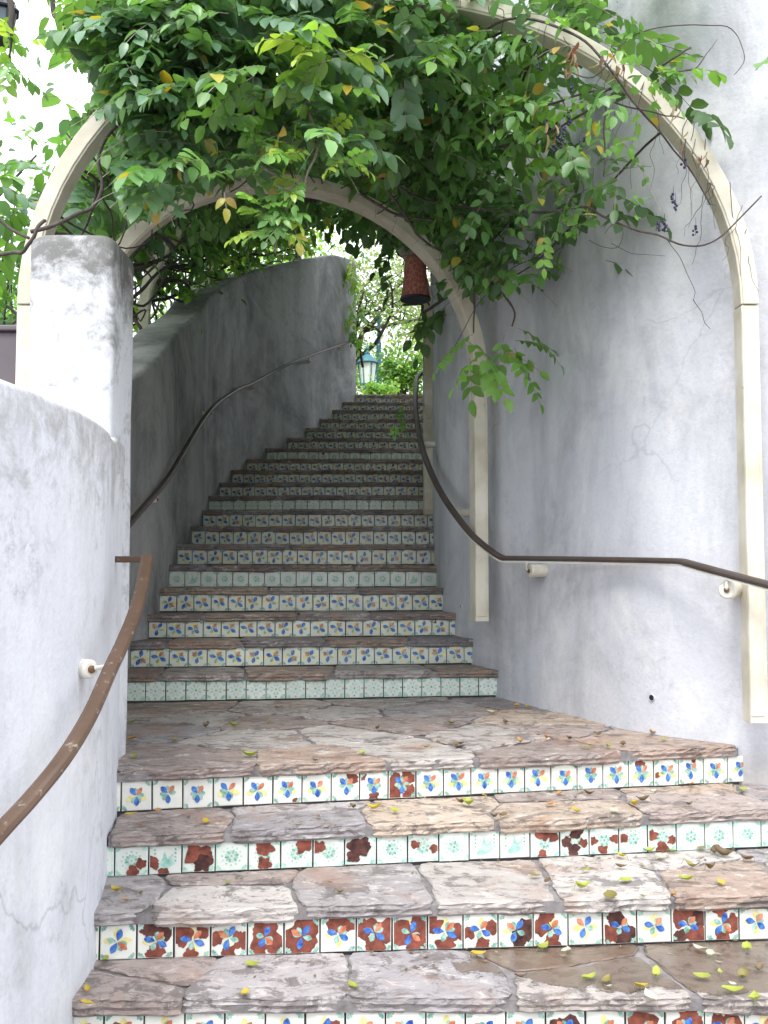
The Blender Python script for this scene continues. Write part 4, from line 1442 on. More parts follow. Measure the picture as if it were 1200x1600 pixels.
for (px, py, n) in [(445, 60, 0), (440, 240, 3), (425, 255, 3), (400, 235, 3), (470, 290, 2), (430, 350, 5), (450, 345, 4), (415, 325, 3), (455, 310, 3), (520, 225, 4), (540, 250, 3)]:
    for _ in range(n):
        p = PX(px + g.uniform(-14, 14), py + g.uniform(-12, 12), 3.42 + g.uniform(-.05, .05))
        spray(it4, ra4, g, tuple(p), (g.uniform(-1, 1), -.5, g.uniform(-.4, .5)), g.choice(['bright', 'lime', 'mid']), 0.13, 0.042, 4, 0.02)
for (px, py) in [(236, 300), (350, 300), (287, 243), (443, 197), (460, 358)]:
    p = PX(px, py, 3.38)
    spray(it4, ra4, g, tuple(p), (g.uniform(-.5, .5), -.4, -.8), 'lime', 0.05, 0.05, 1, 1.0)
foli = leaflets_mesh(it4, M['leaf'], 'foliage', vine); foli['label'] = 'pale young leaves and a few yellow ones on a hanging stem'
rachis_mesh(ra + ra2 + ra3 + ra4, 'leaf_stalks', vine, M['pale_stem'])
mb = MB()
def stem_px(pts, r0, r1, amp=0.006, per=6, m=None):
    (m or mb).tube(*(lambda q: (q, list(np.linspace(r0, r1, len(q)))))(wander(g, [PX(*p) for p in pts], amp, per)), 7)
stem_px([(430, 395, 3.42), (437, 345, 3.42), (470, 295, 3.44), (490, 245, 3.46), (485, 190, 3.5), (455, 130, 3.6), (430, 60, 3.7), (420, -20, 3.8)], 0.003, 0.007)
stem_px([(463, 315, 3.43), (430, 280, 3.43), (405, 250, 3.45), (398, 215, 3.5), (400, 150, 3.6)], 0.003, 0.005)
mb.build('stem', M['pale_stem'], vine, smooth=True)
mb = MB()
stem_px([(48, 362, 3.62), (100, 345, 3.64), (140, 325, 3.66), (158, 290, 3.7), (155, 240, 3.75), (190, 190, 3.8), (260, 120, 3.82), (350, 40, 3.85)], 0.008, 0.006, 0.004)
stem_px([(-40, 400, 3.75), (20, 397, 3.68), (45, 385, 3.62), (60, 355, 3.62), (70, 345, 3.7)], 0.008, 0.007, 0.003)
stem_px([(-20, 335, 3.7), (15, 355, 3.7), (45, 372, 3.66)], 0.007, 0.006, 0.003)
for k in range(30):                                    # a tangle along and between the first arches
    a = g.uniform(0.08, 0.86); b = a + g.uniform(-.14, .14)
    i1, i2 = int(a * 40), max(0, min(40, int(b * 40)))
    p, q = ARCH[0][i1], ARCH[1][i2]
    m1 = p.lerp(q, .35) + Vector((g.uniform(-.2, .2), 0, g.uniform(-.05, .12))); m2 = p.lerp(q, .7) + Vector((g.uniform(-.2, .2), 0, g.uniform(-.14, .12)))
    p = p + (p - (ARCH[0][0] + ARCH[0][40]) / 2).normalized() * 0.06
    pts = [p + Vector((0, .05, g.uniform(0, .06))), m1, m2, q + Vector((0, .1, g.uniform(-.06, .1)))]
    w = wander(g, pts, 0.018, 7)
    mb.tube(w, list(np.linspace(g.uniform(.004, .010), .003, len(w))), 6)
for pts in [[(640, 20, 4.0), (665, 60, 4.0), (660, 110, 4.05), (640, 150, 4.1)], [(600, 140, 4.4), (640, 90, 4.3), (690, 70, 4.2), (760, 60, 4.1)],
            [(520, 230, 4.5), (580, 270, 4.6), (640, 300, 4.6), (700, 320, 4.5), (790, 330, 4.4)],
            [(600, 290, 4.6), (640, 350, 4.7), (680, 385, 4.7), (730, 400, 4.7)], [(560, 300, 4.7), (620, 340, 4.7), (700, 350, 4.6), (800, 335, 4.4)],
            [(700, 380, 4.7), (740, 420, 4.75), (745, 480, 4.75), (740, 520, 4.75)], [(740, 420, 4.75), (790, 470, 4.75), (800, 510, 4.75)]]:
    stem_px(pts, 0.008, 0.004, 0.01)
mb.build('stem', M['stem'], vine, smooth=True)

# --- the berry-bearing creeper on the right limb of the near arch
g = random.Random(23)
cre = thing('climbing_creeper', PX(1168, 900, 3.7), 'sparse creeper with dark berries and dry tendrils on the right limb of the near arch', 'vine')
it, ra = [], []
SHAPE[0] = front_shape
for c in [
    (905, 45, 3.75, 65, 45, 0.25, 36, ['bright', 'mid']),
    (800, 45, 3.85, 80, 40, 0.25, 26, ['mid', 'blue']),
    (830, 180, 3.95, 60, 45, 0.25, 20, ['mid', 'bright']),
    (900, 200, 3.8, 60, 60, 0.2, 14, ['mid', 'bright']),
    (925, 275, 3.85, 50, 35, 0.2, 12, ['mid', 'dark']),
    (860, 320, 4.1, 70, 50, 0.25, 18, ['mid', 'bright']),
    (1015, 118, 3.6, 40, 18, 0.10, 9, ['bright', 'mid']),
    (1065, 105, 3.6, 22, 18, 0.06, 3, ['bright']),
    (975, 200, 3.65, 16, 30, 0.06, 3, ['bright']),
    (990, 245, 3.65, 10, 18, 0.05, 2, ['mid']),
    (985, 330, 3.7, 30, 10, 0.06, 3, ['mid']),
    (950, 130, 3.6, 40, 25, 0.1, 8, ['mid', 'bright']),
]:
    clump(it, ra, g, *c[:7], c[7], leaf=0.052, L=0.18, yellow=0.05, down=0.4)
leaflets_mesh(it, M['leaf'], 'foliage', cre)
rachis_mesh(ra, 'leaf_stalks', cre, M['pale_stem'])
mb = MB()
for pts, r0, r1 in [
    ([(1190, 306, 3.72), (1130, 367, 3.75), (1085, 384, 3.78), (1030, 370, 3.8), (965, 350, 3.85), (915, 325, 3.95), (850, 333, 4.1), (790, 330, 4.3)], .003, .006),
    ([(880, 105, 3.7), (930, 120, 3.62), (975, 65, 3.6), (1035, 42, 3.6), (1110, 38, 3.62), (1150, 55, 3.65), (1163, 90, 3.68), (1147, 117, 3.7)], .003, .0012),
    ([(1045, 113, 3.62), (1085, 105, 3.6), (1105, 85, 3.6), (1120, 62, 3.6)], .003, .001),
    ([(1035, 102, 3.62), (1060, 88, 3.6), (1080, 74, 3.6)], .006, .004),
    ([(945, 150, 3.75), (945, 200, 3.72), (943, 275, 3.7)], .004, .003),
    ([(960, 160, 3.7), (1000, 170, 3.62), (1040, 180, 3.6), (1070, 186, 3.6)], .004, .002),
    ([(700, 90, 4.0), (790, 30, 3.8), (880, 45, 3.68), (940, 95, 3.62), (985, 155, 3.62), (1030, 205, 3.64), (1075, 260, 3.66), (1110, 320, 3.7)], .006, .003),
    ([(760, 200, 4.2), (830, 170, 4.0), (900, 150, 3.8), (950, 140, 3.7)], .006, .004),
    ([(780, 230, 4.2), (860, 210, 4.0), (930, 165, 3.75), (960, 150, 3.7)], .007, .004),
    ([(1083, 468, 3.75), (1095, 490, 3.75), (1110, 514, 3.75)], .0015, .001),
    ([(1040, 370, 3.8), (1060, 400, 3.78), (1085, 450, 3.76), (1083, 470, 3.75)], .0015, .001),
    ([(700, 560, 4.9), (745, 480, 4.8), (800, 420, 4.7), (860, 400, 4.5), (880, 385, 4.3)], .002, .002),
    ([(920, 375, 4.0), (955, 388, 4.0), (975, 370, 4.0), (960, 350, 4.0), (945, 365, 4.0)], .0015, .001),
    ([(955, 380, 3.9), (990, 395, 3.9), (1040, 400, 3.9)], .0015, .001),
]:
    q = wander(g, [PX(*p) for p in pts], 0.003, 6)
    mb.tube(q, list(np.linspace(r0, r1, len(q))), 6)
for k in range(26):                                    # fine dry runners hanging off the arch
    a = g.uniform(0.55, 0.93); p = ARCH[0][int(a * 40)]
    q = [p + Vector((g.uniform(-.05, .05), -.06, 0))]
    dx = g.uniform(-.12, .06)
    L = g.uniform(.12, .45)
    for j in range(1, 6): q.append(q[0] + Vector((dx * j / 5 + g.uniform(-.012, .012), g.uniform(-.03, .03), -L * j / 5)))
    w = wander(g, q, 0.003, 3)
    mb.tube(w, list(np.linspace(.0018, .0008, len(w))), 4)
mb.build('stem', M['stem'], cre, smooth=True)
SHAPE[0] = None
dry = []
for (px, py, n) in [(890, 95, 9), (900, 75, 5), (970, 110, 6), (1095, 245, 7), (1060, 165, 6), (860, 200, 6), (940, 90, 4), (1070, 215, 3)]:
    for _ in range(n):
        p = np.array(PX(px + g.uniform(-10, 10), py + g.uniform(-12, 14), 3.6 + g.uniform(-.05, .05)))
        f = norm((g.uniform(-.6, .6), g.uniform(-.6, .2), -1)); nn = norm(np.cross(f, (g.uniform(-1, 1), 1, .2))); s = np.cross(f, nn)
        dry.append((p, f, s, nn, g.uniform(.03, .065), g.uniform(.014, .03), g.uniform(.2, .6), g.choice([(0.20, 0.11, 0.06), (0.30, 0.20, 0.12), (0.13, 0.07, 0.05), (0.42, 0.34, 0.20), (0.25, .05, .04)])))
o = leaflets_mesh(dry, M['dry_leaf'], 'foliage', cre); o['label'] = 'withered brown leaves caught on the arch'
for (px, py, r, n) in [(862, 190, 26, 26), (840, 112, 16, 9), (885, 128, 14, 9), (1050, 312, 12, 14), (1032, 345, 14, 15), (1087, 358, 9, 5), (905, 215, 12, 8), (1060, 245, 10, 4), (880, 225, 14, 10)]:
    for _ in range(max(1, n // 5)):
        top = PX(px + g.uniform(-r, r), py + g.uniform(-r, r), 3.66 + g.uniform(-.06, .06))
        mb = MB()
        mb.tube([top + Vector((0, 0, .04)), top, top - Vector((0.002, 0, .03))], .0011, 4)
        for q in range(5):
            c = top + Vector((g.uniform(-.011, .011), g.uniform(-.008, .008), -.008 * q + .006))
            rr = g.uniform(.0048, .0066)
            mb.lathe(c - Vector((0, 0, rr)), [(rr * .05, 0), (rr * .7, rr * .3), (rr, rr), (rr * .7, rr * 1.7), (rr * .05, rr * 2)], 7)
        mb.build('berry_cluster', M['berry'], cre, smooth=True)

# --- the vine roof over the upper flight
g = random.Random(31)
roof = thing('climbing_vine', (-2.1, 7.4, 1.2), 'shady vine roof over the upper flight on the farther pergola arches', 'vine')
it, ra = [], []
SHAPE[0] = roof_shape
def roof_point(k, t, a):
    i = max(0, min(40, a * 40)); i0 = int(i); i1 = min(40, i0 + 1); f = i - i0
    p = ARCH[k][i0].lerp(ARCH[k][i1], f); q = ARCH[k + 1][i0].lerp(ARCH[k + 1][i1], f)
    return p.lerp(q, t)
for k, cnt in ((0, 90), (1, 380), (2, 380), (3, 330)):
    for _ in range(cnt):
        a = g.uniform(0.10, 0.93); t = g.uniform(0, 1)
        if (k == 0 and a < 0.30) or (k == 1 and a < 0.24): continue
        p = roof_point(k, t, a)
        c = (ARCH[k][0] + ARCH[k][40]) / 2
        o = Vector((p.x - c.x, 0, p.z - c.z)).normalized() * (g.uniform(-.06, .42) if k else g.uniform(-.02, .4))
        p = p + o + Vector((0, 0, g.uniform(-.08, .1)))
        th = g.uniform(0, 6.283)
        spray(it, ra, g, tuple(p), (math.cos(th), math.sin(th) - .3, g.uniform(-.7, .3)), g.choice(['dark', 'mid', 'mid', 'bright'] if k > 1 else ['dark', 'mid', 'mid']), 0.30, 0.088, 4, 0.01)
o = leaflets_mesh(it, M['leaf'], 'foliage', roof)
it, ra2 = [], []
for _ in range(1700):                                   # extra upper layer, mostly out of view, added to shade the flight
    k = g.choice((0, 1, 1, 2, 2, 3)); a = g.uniform(0.12, 0.95) if k else g.uniform(0.32, 0.72); t = g.uniform(-.1, 1.1)
    p = roof_point(k, t, a)
    c = (ARCH[k][0] + ARCH[k][40]) / 2
    p = p + Vector((p.x - c.x, 0, p.z - c.z)).normalized() * g.uniform(.25, .9)
    th = g.uniform(0, 6.283)
    spray(it, ra2, g, tuple(p), (math.cos(th), math.sin(th), g.uniform(-.4, .3)), g.choice(['mid', 'blue', 'bright']), 0.36, 0.115, 4, 0.005)
for _ in range(150):                                   # hanging growth along the top of the wall and by the far end
    a = g.uniform(0.02, 0.3); k = g.choice((2, 3, 3)); p = roof_point(k, g.random(), a) + Vector((g.uniform(-.25, .15), 0, g.uniform(-.3, .2)))
    th = g.uniform(0, 6.283)
    spray(it, ra2, g, tuple(p), (math.cos(th), math.sin(th), g.uniform(-.9, .1)), g.choice(['mid', 'bright', 'lime']), 0.25, 0.075, 4, 0.02)
SHAPE[0] = None
for _ in range(30):
    p = PX(552 + g.uniform(-8, 12), 420 + g.uniform(-40, 110), 11.7 + g.uniform(-.1, .2))
    spray(it, ra2, g, tuple(p), (g.uniform(-1, 1), -.3, -.8), g.choice(['mid', 'bright', 'lime']), 0.14, 0.06, 3)
for (px, py) in [(618, 640), (626, 655), (616, 662), (622, 630)]:
    p = PX(px, py, 6.2)
    spray(it, ra2, g, tuple(p), (g.uniform(-.7, .7), -.3, -.7), 'bright', 0.07, 0.045, 2, 0)
leaflets_mesh(it, M['leaf'], 'foliage', roof)
rachis_mesh(ra + ra2, 'leaf_stalks', roof, M['stem'], 0.002)
mb = MB()
q = wander(g, [PX(622, 628, 6.2), PX(620, 560, 6.2), PX(628, 470, 6.0), PX(640, 380, 5.8), PX(650, 330, 5.6)], .003, 5)
mb.tube(q, .0014, 4)
for k in range(3 * 34):
    kk = 1 + k % 3
    a = g.uniform(0.02, 0.9) if k % 2 else g.uniform(0.0, 0.42); b = max(0, min(1, a + g.uniform(-.16, .16)))
    p, r = roof_point(kk, g.uniform(0, .3), a), roof_point(kk, g.uniform(.7, 1), b)
    m1 = p.lerp(r, .35) + Vector((g.uniform(-.2, .2), g.uniform(-.2, .2), g.uniform(-.12, .12)))
    m2 = p.lerp(r, .7) + Vector((g.uniform(-.2, .2), g.uniform(-.2, .2), g.uniform(-.12, .12)))
    w = wander(g, [p, m1, m2, r], 0.03, 8)
    mb.tube(w, list(np.linspace(g.uniform(.006, .018), .005, len(w))), 6)
for k in range(46):                                    # trunks and shoots climbing up behind the grey wall
    i = g.randint(18, len(lw_path) - 6); x, y = lw_path[i]
    z0 = step_height(y) + 0.6
    p0 = Vector((x - g.uniform(.4, 1.2), y + g.uniform(-.2, .2), z0))
    hgt = g.uniform(1.6, 2.6)
    pts = [p0]
    for j in range(1, 5): pts.append(p0 + Vector((g.uniform(-.35, .45) * j / 3, g.uniform(-.3, .3), hgt * j / 4)))
    w = wander(g, pts, 0.03, 5)
    mb.tube(w, list(np.linspace(g.uniform(.010, .026), .006, len(w))), 6)
mb.build('stem', M['stem'], roof, smooth=True)

# ------------------------------------------------------------------ trees and shrubs
def blade(items, g, p, size, col, flat=0.3):
    f = norm((g.uniform(-1, 1), g.uniform(-1, 1), g.uniform(-.9, .4)))
    nn = norm((g.uniform(-1, 1) * .8, g.uniform(-1, .4), g.uniform(.1, 1)))
    nn = norm(nn - f * np.dot(nn, f)); s = np.cross(f, nn)
    items.append((np.array(p, float), f, s, nn, size * g.uniform(.8, 1.25), size * g.uniform(.38, .6), g.uniform(.05, .3), col))

def make_tree(name, base, height, label, cat, pal, leaf, n_leaf, seed, lean=(0, 0), trunk_r=0.12, crown_r=1.6, levels=4, spread=0.9, group=None, first=0.35, clusters=1.0, yellow=0.0):
    g = random.Random(seed)
    base = Vector(base)
    t = thing(name, tuple(base), label, cat, group)
    tips = []
    mb_t, mb_l = MB(), MB()
    def grow(p, d, r, L, lev, mb):
        pts = [p]; dd = d.copy()
        k = 5
        for j in range(k):
            dd = (dd + Vector((g.uniform(-.28, .28), g.uniform(-.28, .28), g.uniform(-.12, .2)))).normalized()
            pts.append(pts[-1] + dd * (L / k))
            if lev >= 2: tips.append((pts[-1].copy(), lev))
        rr = list(np.linspace(r, r * 0.55, len(pts)))
        mb.tube(pts, rr, 7 if lev < 2 else 5)
        if lev < levels:
            nb = g.randint(2, 4) if lev else g.randint(4, 6)
            for b in range(nb):
                th = g.uniform(0, 6.283)
                nd = (dd * g.uniform(.3, .8) + Vector((math.cos(th), math.sin(th), g.uniform(-.15, .6))) * spread).normalized()
                at = pts[g.randint(2, k)]
                grow(at, nd, r * g.uniform(.42, .6), L * g.uniform(.55, .78), lev + 1, mb_l)
    grow(base - Vector((0, 0, .1)), Vector((lean[0], lean[1], 1)).normalized(), trunk_r, height * first, 0, mb_t)
    mb_t.build('trunk', M['bark'], t, smooth=True)
    mb_l.build('branches', M['bark'], t, smooth=True)
    items = []
    tp = [q for q, l in tips if l >= 2] or [q for q, l in tips]
    for _ in range(n_leaf):
        c = g.choice(tp)
        p = c + Vector((g.gauss(0, 1), g.gauss(0, 1), g.gauss(0, .8))) * (crown_r * 0.16 * clusters)
        blade(items, g, p, leaf, pick(g, g.choice(pal), yellow))
    leaflets_mesh(items, M['tree_leaf'], 'crown', t)
    return t

def make_shrub(base, rx, ry, rz, label, pal, leaf, n, seed, name='shrub', group=None):
    g = random.Random(seed)
    base = Vector(base)
    t = thing(name, tuple(base), label, 'shrub', group)
    mb = MB(); tips = []
    for k in range(14):
        th = g.uniform(0, 6.283); r = g.random() ** .5
        top = base + Vector((math.cos(th) * rx * r, math.sin(th) * ry * r, rz * g.uniform(.55, 1)))
        w = wander(g, [base, base.lerp(top, .5) + Vector((g.uniform(-.1, .1), g.uniform(-.1, .1), .05)), top], 0.02, 5)
        mb.tube(w, list(np.linspace(.014, .004, len(w))), 5)
        tips += [Vector(q) for q in w[4:]]
    mb.build('stem', M['stem'], t, smooth=True)
    items = []
    for _ in range(n):
        c = g.choice(tips)
        p = c + Vector((g.gauss(0, .22 * rx), g.gauss(0, .22 * ry), g.gauss(0, .14 * rz)))
        blade(items, g, p, leaf, pick(g, g.choice(pal), 0.0))
    leaflets_mesh(items, M['tree_leaf'], 'foliage', t)
    return t

# left of the near arch and behind the grey wall
make_shrub((-3.0, 6.2, 0.4), 0.9, 0.7, 3.3, 'bushy green shrub behind the purple grey cabinet, left of the near arch', ['mid', 'bright', 'blue'], 0.085, 3200, 101)
make_shrub((-4.3, 8.2, 0.6), 1.2, 1.0, 3.6, 'yellowish green shrub at the left edge of the photo, behind the cabinet', ['lime', 'bright', 'mid'], 0.10, 2600, 102)
make_shrub((-2.6, 7.4, 0.9), 0.6, 0.7, 2.9, 'dark leafy shrub between the pillar and the third arch leg', ['mid', 'dark'], 0.085, 2600, 103)
make_tree('tree', (-5.5, 13.5, 2.2), 6.0, 'bright yellowish green tree behind the grey wall, its crown showing through the arches', 'tree', ['lime', 'bright', 'bright'], 0.13, 9000, 201, crown_r=2.4, trunk_r=.13)
make_tree('tree', (-2.6, 15.5, 2.3), 6.5, 'light green tree beyond the farthest arch, behind the top of the grey wall', 'tree', ['lime', 'bright', 'mid'], 0.14, 9000, 202, crown_r=2.4, trunk_r=.13)
make_tree('tree', (-8.5, 17.0, 2.3), 6.5, 'mid green tree far left behind the leafy shrubs', 'tree', ['mid', 'bright'], 0.16, 7000, 203, crown_r=2.6, trunk_r=.15)
make_shrub((-1.75, 14.3, TOP_Z), 1.1, 0.8, 3.3, 'tall sunny yellow green shrub just over the upper end of the grey wall', ['lime', 'bright', 'lime'], 0.10, 4200, 106)
# beyond the top of the stairs
make_tree('oak_tree', (-0.70, 15.2, TOP_Z), 5.4, 'gnarled dark-branched oak beyond the top of the stairs, trunk beside the lamp post', 'tree', ['olive', 'olive', 'mid'], 0.075, 6000, 205, lean=(.02, 0), trunk_r=.075, crown_r=2.0, spread=1.25, first=.36, levels=4)
make_tree('oak_tree', (3.6, 24, TOP_Z), 7.5, 'pale olive tree far behind the blue pole and parked car', 'tree', ['olive', 'olive', 'bright'], 0.15, 9000, 206, trunk_r=.2, crown_r=3.2)
make_tree('oak_tree', (-2.5, 27, TOP_Z), 7.5, 'olive tree farthest away, seen between the wall end and the terracotta lamp', 'tree', ['olive', 'mid'], 0.16, 9000, 207, trunk_r=.2, crown_r=3.2)
make_shrub(tuple(PX(628, 640, 14.6)), 0.34, 0.3, 0.85, 'round fresh green bush at the head of the stairs, right of the blue pole', ['bright', 'lime', 'mid'], 0.075, 2200, 104)
make_shrub(tuple(PX(592, 640, 13.4)), 0.22, 0.2, 0.34, 'low yellow green plant at the head of the stairs below the lamp', ['lime', 'bright'], 0.06, 700, 105)

# ------------------------------------------------------------------ hanging lamps, lamp post, pole
hang = PX(649, 436, 5.62)
lamp = thing('hanging_lamp', tuple(hang), 'terracotta basketwork lamp with a black rim hanging beside the second arch', 'lamp')
mb = MB()
mb.lathe(hang + Vector((0, 0, -.115)), [(.082, 0), (.086, .004), (.083, .02), (.074, .08), (.067, .14), (.064, .20), (.060, .235), (.045, .25), (.012, .255), (.012, .25), (.04, .243), (.055, .23), (.06, .14), (.078, .01)], 28)
mb.build('shade', M['terracotta_lamp'], lamp, smooth=True)
mb = MB(); mb.lathe(hang + Vector((0, 0, -.128)), [(.080, 0), (.090, .002), (.091, .014), (.080, .016)], 28); mb.build('rim', M['iron'], lamp)
mb = MB(); mb.tube([hang + Vector((0, 0, .13)), hang + Vector((0.002, 0, .26)), hang + Vector((0, 0, .42))], .004, 6); mb.build('cord', M['iron'], lamp)

lz = 14.2
lb = PX(575, 640, lz); lb.z = TOP_Z
lp = thing('lamp_post', tuple(lb), 'blue green lamp post with a milky glass lantern at the head of the stairs', 'lamp post')
lc = PX(574, 583, lz)                                   # middle of the glass
ztop = lc.z
mb = MB(); mb.lathe((lc.x, lc.y, TOP_Z - .05), [(.10, 0), (.10, .12), (.06, .16), (.045, .3), (.04, ztop - TOP_Z - .22), (.07, ztop - TOP_Z - .2), (.05, ztop - TOP_Z - .16)], 14); mb.build('post', M['verdigris'], lp)
mb = MB(); mb.lathe((lc.x, lc.y, ztop - .17), [(.09, 0), (.10, .01), (.135, .30), (.135, .31)], 6); mb.build('lantern_glass', M['milk_glass'], lp)
mb = MB()
for j in range(6):
    th = j * math.pi / 3
    mb.tube([(lc.x + .1 * math.cos(th), lc.y + .1 * math.sin(th), ztop - .17), (lc.x + .138 * math.cos(th), lc.y + .138 * math.sin(th), ztop + .14)], .008, 5)
mb.lathe((lc.x, lc.y, ztop - .185), [(.085, 0), (.11, .004), (.11, .02), (.09, .024)], 12)
mb.build('lantern_frame', M['verdigris'], lp)
mb = MB(); mb.lathe((lc.x, lc.y, ztop + .14), [(.165, 0), (.17, .012), (.12, .07), (.06, .12), (.04, .135), (.045, .16), (.02, .18), (.018, .21), (.035, .225), (.02, .245), (.004, .30)], 14); mb.build('lantern_roof', M['verdigris'], lp, smooth=False)

pz = 15.2
pb = PX(592, 640, pz)
pole = thing('signal_pole', (pb.x, pb.y, TOP_Z), 'slim steel blue pole rising between the lamp post and the green bush', 'pole')
mb = MB(); mb.lathe((pb.x, pb.y, TOP_Z), [(.075, 0), (.075, .05), (.045, .07), (.043, 1.42), (.030, 1.45), (.026, 1.85), (.01, 1.87)], 14); mb.build('post', M['blue_paint'], pole, smooth=False)
mb = MB(); mb.lathe((pb.x, pb.y, TOP_Z + .95), [(.05, 0), (.055, .01), (.055, .05), (.05, .06)], 14); mb.build('collar', M['blue_paint'], pole)

# dark lantern hanging in the upper left corner
hl = PX(2, 34, 5.6)
lt = thing('hanging_lantern', tuple(hl), 'dark iron lantern hanging against the sky in the upper left corner', 'lantern')
mb = MB()
mb.lathe(hl + Vector((0, 0, -.13)), [(.01, -.04), (.025, -.03), (.06, 0), (.066, .01), (.066, .02)], 8)
for j in range(8):
    th = j * math.pi / 4
    mb.tube([hl + Vector((.06 * math.cos(th), .06 * math.sin(th), -.12)), hl + Vector((.085 * math.cos(th), .085 * math.sin(th), .06))], .006, 5)
mb.build('cage', M['iron'], lt)
mb = MB(); mb.lathe(hl + Vector((0, 0, -.115)), [(.052, 0), (.076, .17)], 8); mb.build('glass', M['car_glass'], lt)
mb = MB(); mb.lathe(hl + Vector((0, 0, .055)), [(.10, 0), (.105, .01), (.07, .05), (.03, .07), (.02, .10), (.004, .11)], 8); mb.build('cap', M['iron'], lt)
mb = MB()
for j in range(4):
    th = j * math.pi / 2 + .4
    mb.tube([hl + Vector((.09 * math.cos(th), .09 * math.sin(th), .065)), hl + Vector((.07 * math.cos(th), .07 * math.sin(th), .13)), hl + Vector((0, 0, .19))], .004, 5)
mb.tube([hl + Vector((0, 0, .19)), hl + Vector((0, 0, .9))], .004, 5)
mb.build('chain', M['iron'], lt)

# overhanging tree at the upper left that carries the lantern
g = random.Random(77)
ov = thing('tree', (-3.2, 4.9, 0), 'tree at the far left whose twigs reach into the white sky beside the dark lantern', 'tree')
mb = MB()
w = wander(g, [(-3.2, 4.9, -.1), (-3.15, 4.9, 1.2), (-3.05, 4.85, 2.6), (-2.8, 4.8, 3.7), (-2.4, 4.7, 4.35)], .015, 6)
mb.tube(w, list(np.linspace(.10, .05, len(w))), 9)
mb.build('trunk', M['bark'], ov, smooth=True)
mb = MB()
top = Vector(w[-1])
it, ra = [], []
brs = [[top, hl + Vector((-.1, 0, .93)), hl + Vector((.25, 0, .85)), hl + Vector((.7, -.1, .7))],
       [top, PX(40, -60, 4.5), PX(80, 20, 4.4), PX(110, 60, 4.35)], [top, PX(0, -30, 4.4), PX(20, 40, 4.3), PX(15, 90, 4.25)],
       [top, PX(110, -70, 4.4), PX(150, -10, 4.3), PX(180, 40, 4.25)], [top, Vector((-3.0, 4.4, 5.0)), Vector((-3.6, 4.0, 5.4))], [top, Vector((-2.9, 5.3, 5.2)), Vector((-3.4, 5.9, 5.6))]]
for b in brs:
    q = wander(g, b, .012, 7); mb.tube(q, list(np.linspace(.025, .004, len(q))), 6)
    for p in q[len(q) // 3:]:
        for _ in range((0 if g.random() < .7 else 1) if b in brs[:4] else 7):
            th = g.uniform(0, 6.283)
            spray(it, ra, g, (p[0] + g.uniform(-.08, .08), p[1] + g.uniform(-.08, .08), p[2] + g.uniform(-.05, .08)), (math.cos(th), math.sin(th), g.uniform(-.6, .3)), g.choice(['mid', 'bright', 'lime']), .15, .05, 4, .02)
mb.build('branches', M['bark'], ov, smooth=True)
for (px, py, n) in [(14, 70, 3), (6, 95, 2), (85, 48, 3), (105, 40, 3), (140, 25, 3)]:
    for _ in range(n):
        p = PX(px + g.uniform(-10, 10), py + g.uniform(-10, 10), 4.3)
        spray(it, ra, g, tuple(p), (g.uniform(-1, 1), -.3, g.uniform(-.8, .2)), g.choice(['bright', 'lime']), .12, .055, 3, .02)
leaflets_mesh(it, M['leaf'], 'crown', ov)

# ------------------------------------------------------------------ parked car at the head of the stairs (only its screen pillar shows)
car = thing('parked_car', (1.75, 17.4, TOP_Z), 'silver blue car at the head of the stairs, mostly hidden behind the third arch post', 'car')
def car_section():
    prof = [(-2.05, .35), (-2.08, .62), (-1.95, .80), (-1.05, .93), (-0.98, .95), (1.35, .97), (1.95, .90), (2.05, .60), (2.0, .33)]
    mb = MB()
    W = .82
    vs, fs = [], []
    for s in (-1, -.93, .93, 1):
        for (x, z) in prof: vs.append((x, s * W, z - (0.03 if abs(s) == 1 else 0)))
    k = len(prof)
    for r in range(3):
        for j in range(k): fs.append((r * k + j, r * k + (j + 1) % k, (r + 1) * k + (j + 1) % k, (r + 1) * k + j))
    fs += [tuple(range(k)), tuple(3 * k + j for j in range(k - 1, -1, -1))]
    return vs, fs
co = Vector((1.75, 17.4, TOP_Z)); crot = Matrix.Rotation(R(8), 4, 'Z')
TX = lambda p: co + crot @ Vector(p)
vs, fs = car_section()
mb = MB(); mb.add([TX(v) for v in vs], fs); mb.build('body', M['car_paint'], car, bevel=.04)
cab = [(-1.0, .952), (-.22, 1.40), (.75, 1.43), (1.4, .972)]
mb = MB(); vs = []
for s in (-.74, .74):
    for (x, z) in cab: vs.append(TX((x, s * (1 if z < 1 else .82), z)))
mb.add(vs, [(0, 1, 2, 3), (7, 6, 5, 4), (0, 4, 5, 1), (1, 5, 6, 2), (2, 6, 7, 3), (3, 7, 4, 0)]); mb.build('windows', M['car_glass'], car)
mb = MB()
for s in (-1, 1):
    pts = [TX((x, s * .74 * (1 if z < 1 else .83), z + .01)) for (x, z) in cab]
    mb.tube(pts, .035, 6)
    mb.tube([TX((.3, s * .75, .96)), TX((.28, s * .62, 1.42))], .03, 6)
mb.add([TX((-.25, -.62, 1.405)), TX((.78, -.62, 1.435)), TX((.78, .62, 1.435)), TX((-.25, .62, 1.405)), TX((-.25, -.62, 1.44)), TX((.78, -.62, 1.465)), TX((.78, .62, 1.465)), TX((-.25, .62, 1.44))],
       [(0, 1, 2, 3), (7, 6, 5, 4), (0, 4, 5, 1), (1, 5, 6, 2), (2, 6, 7, 3), (3, 7, 4, 0)])
mb.build('roof_frame', M['car_paint'], car)
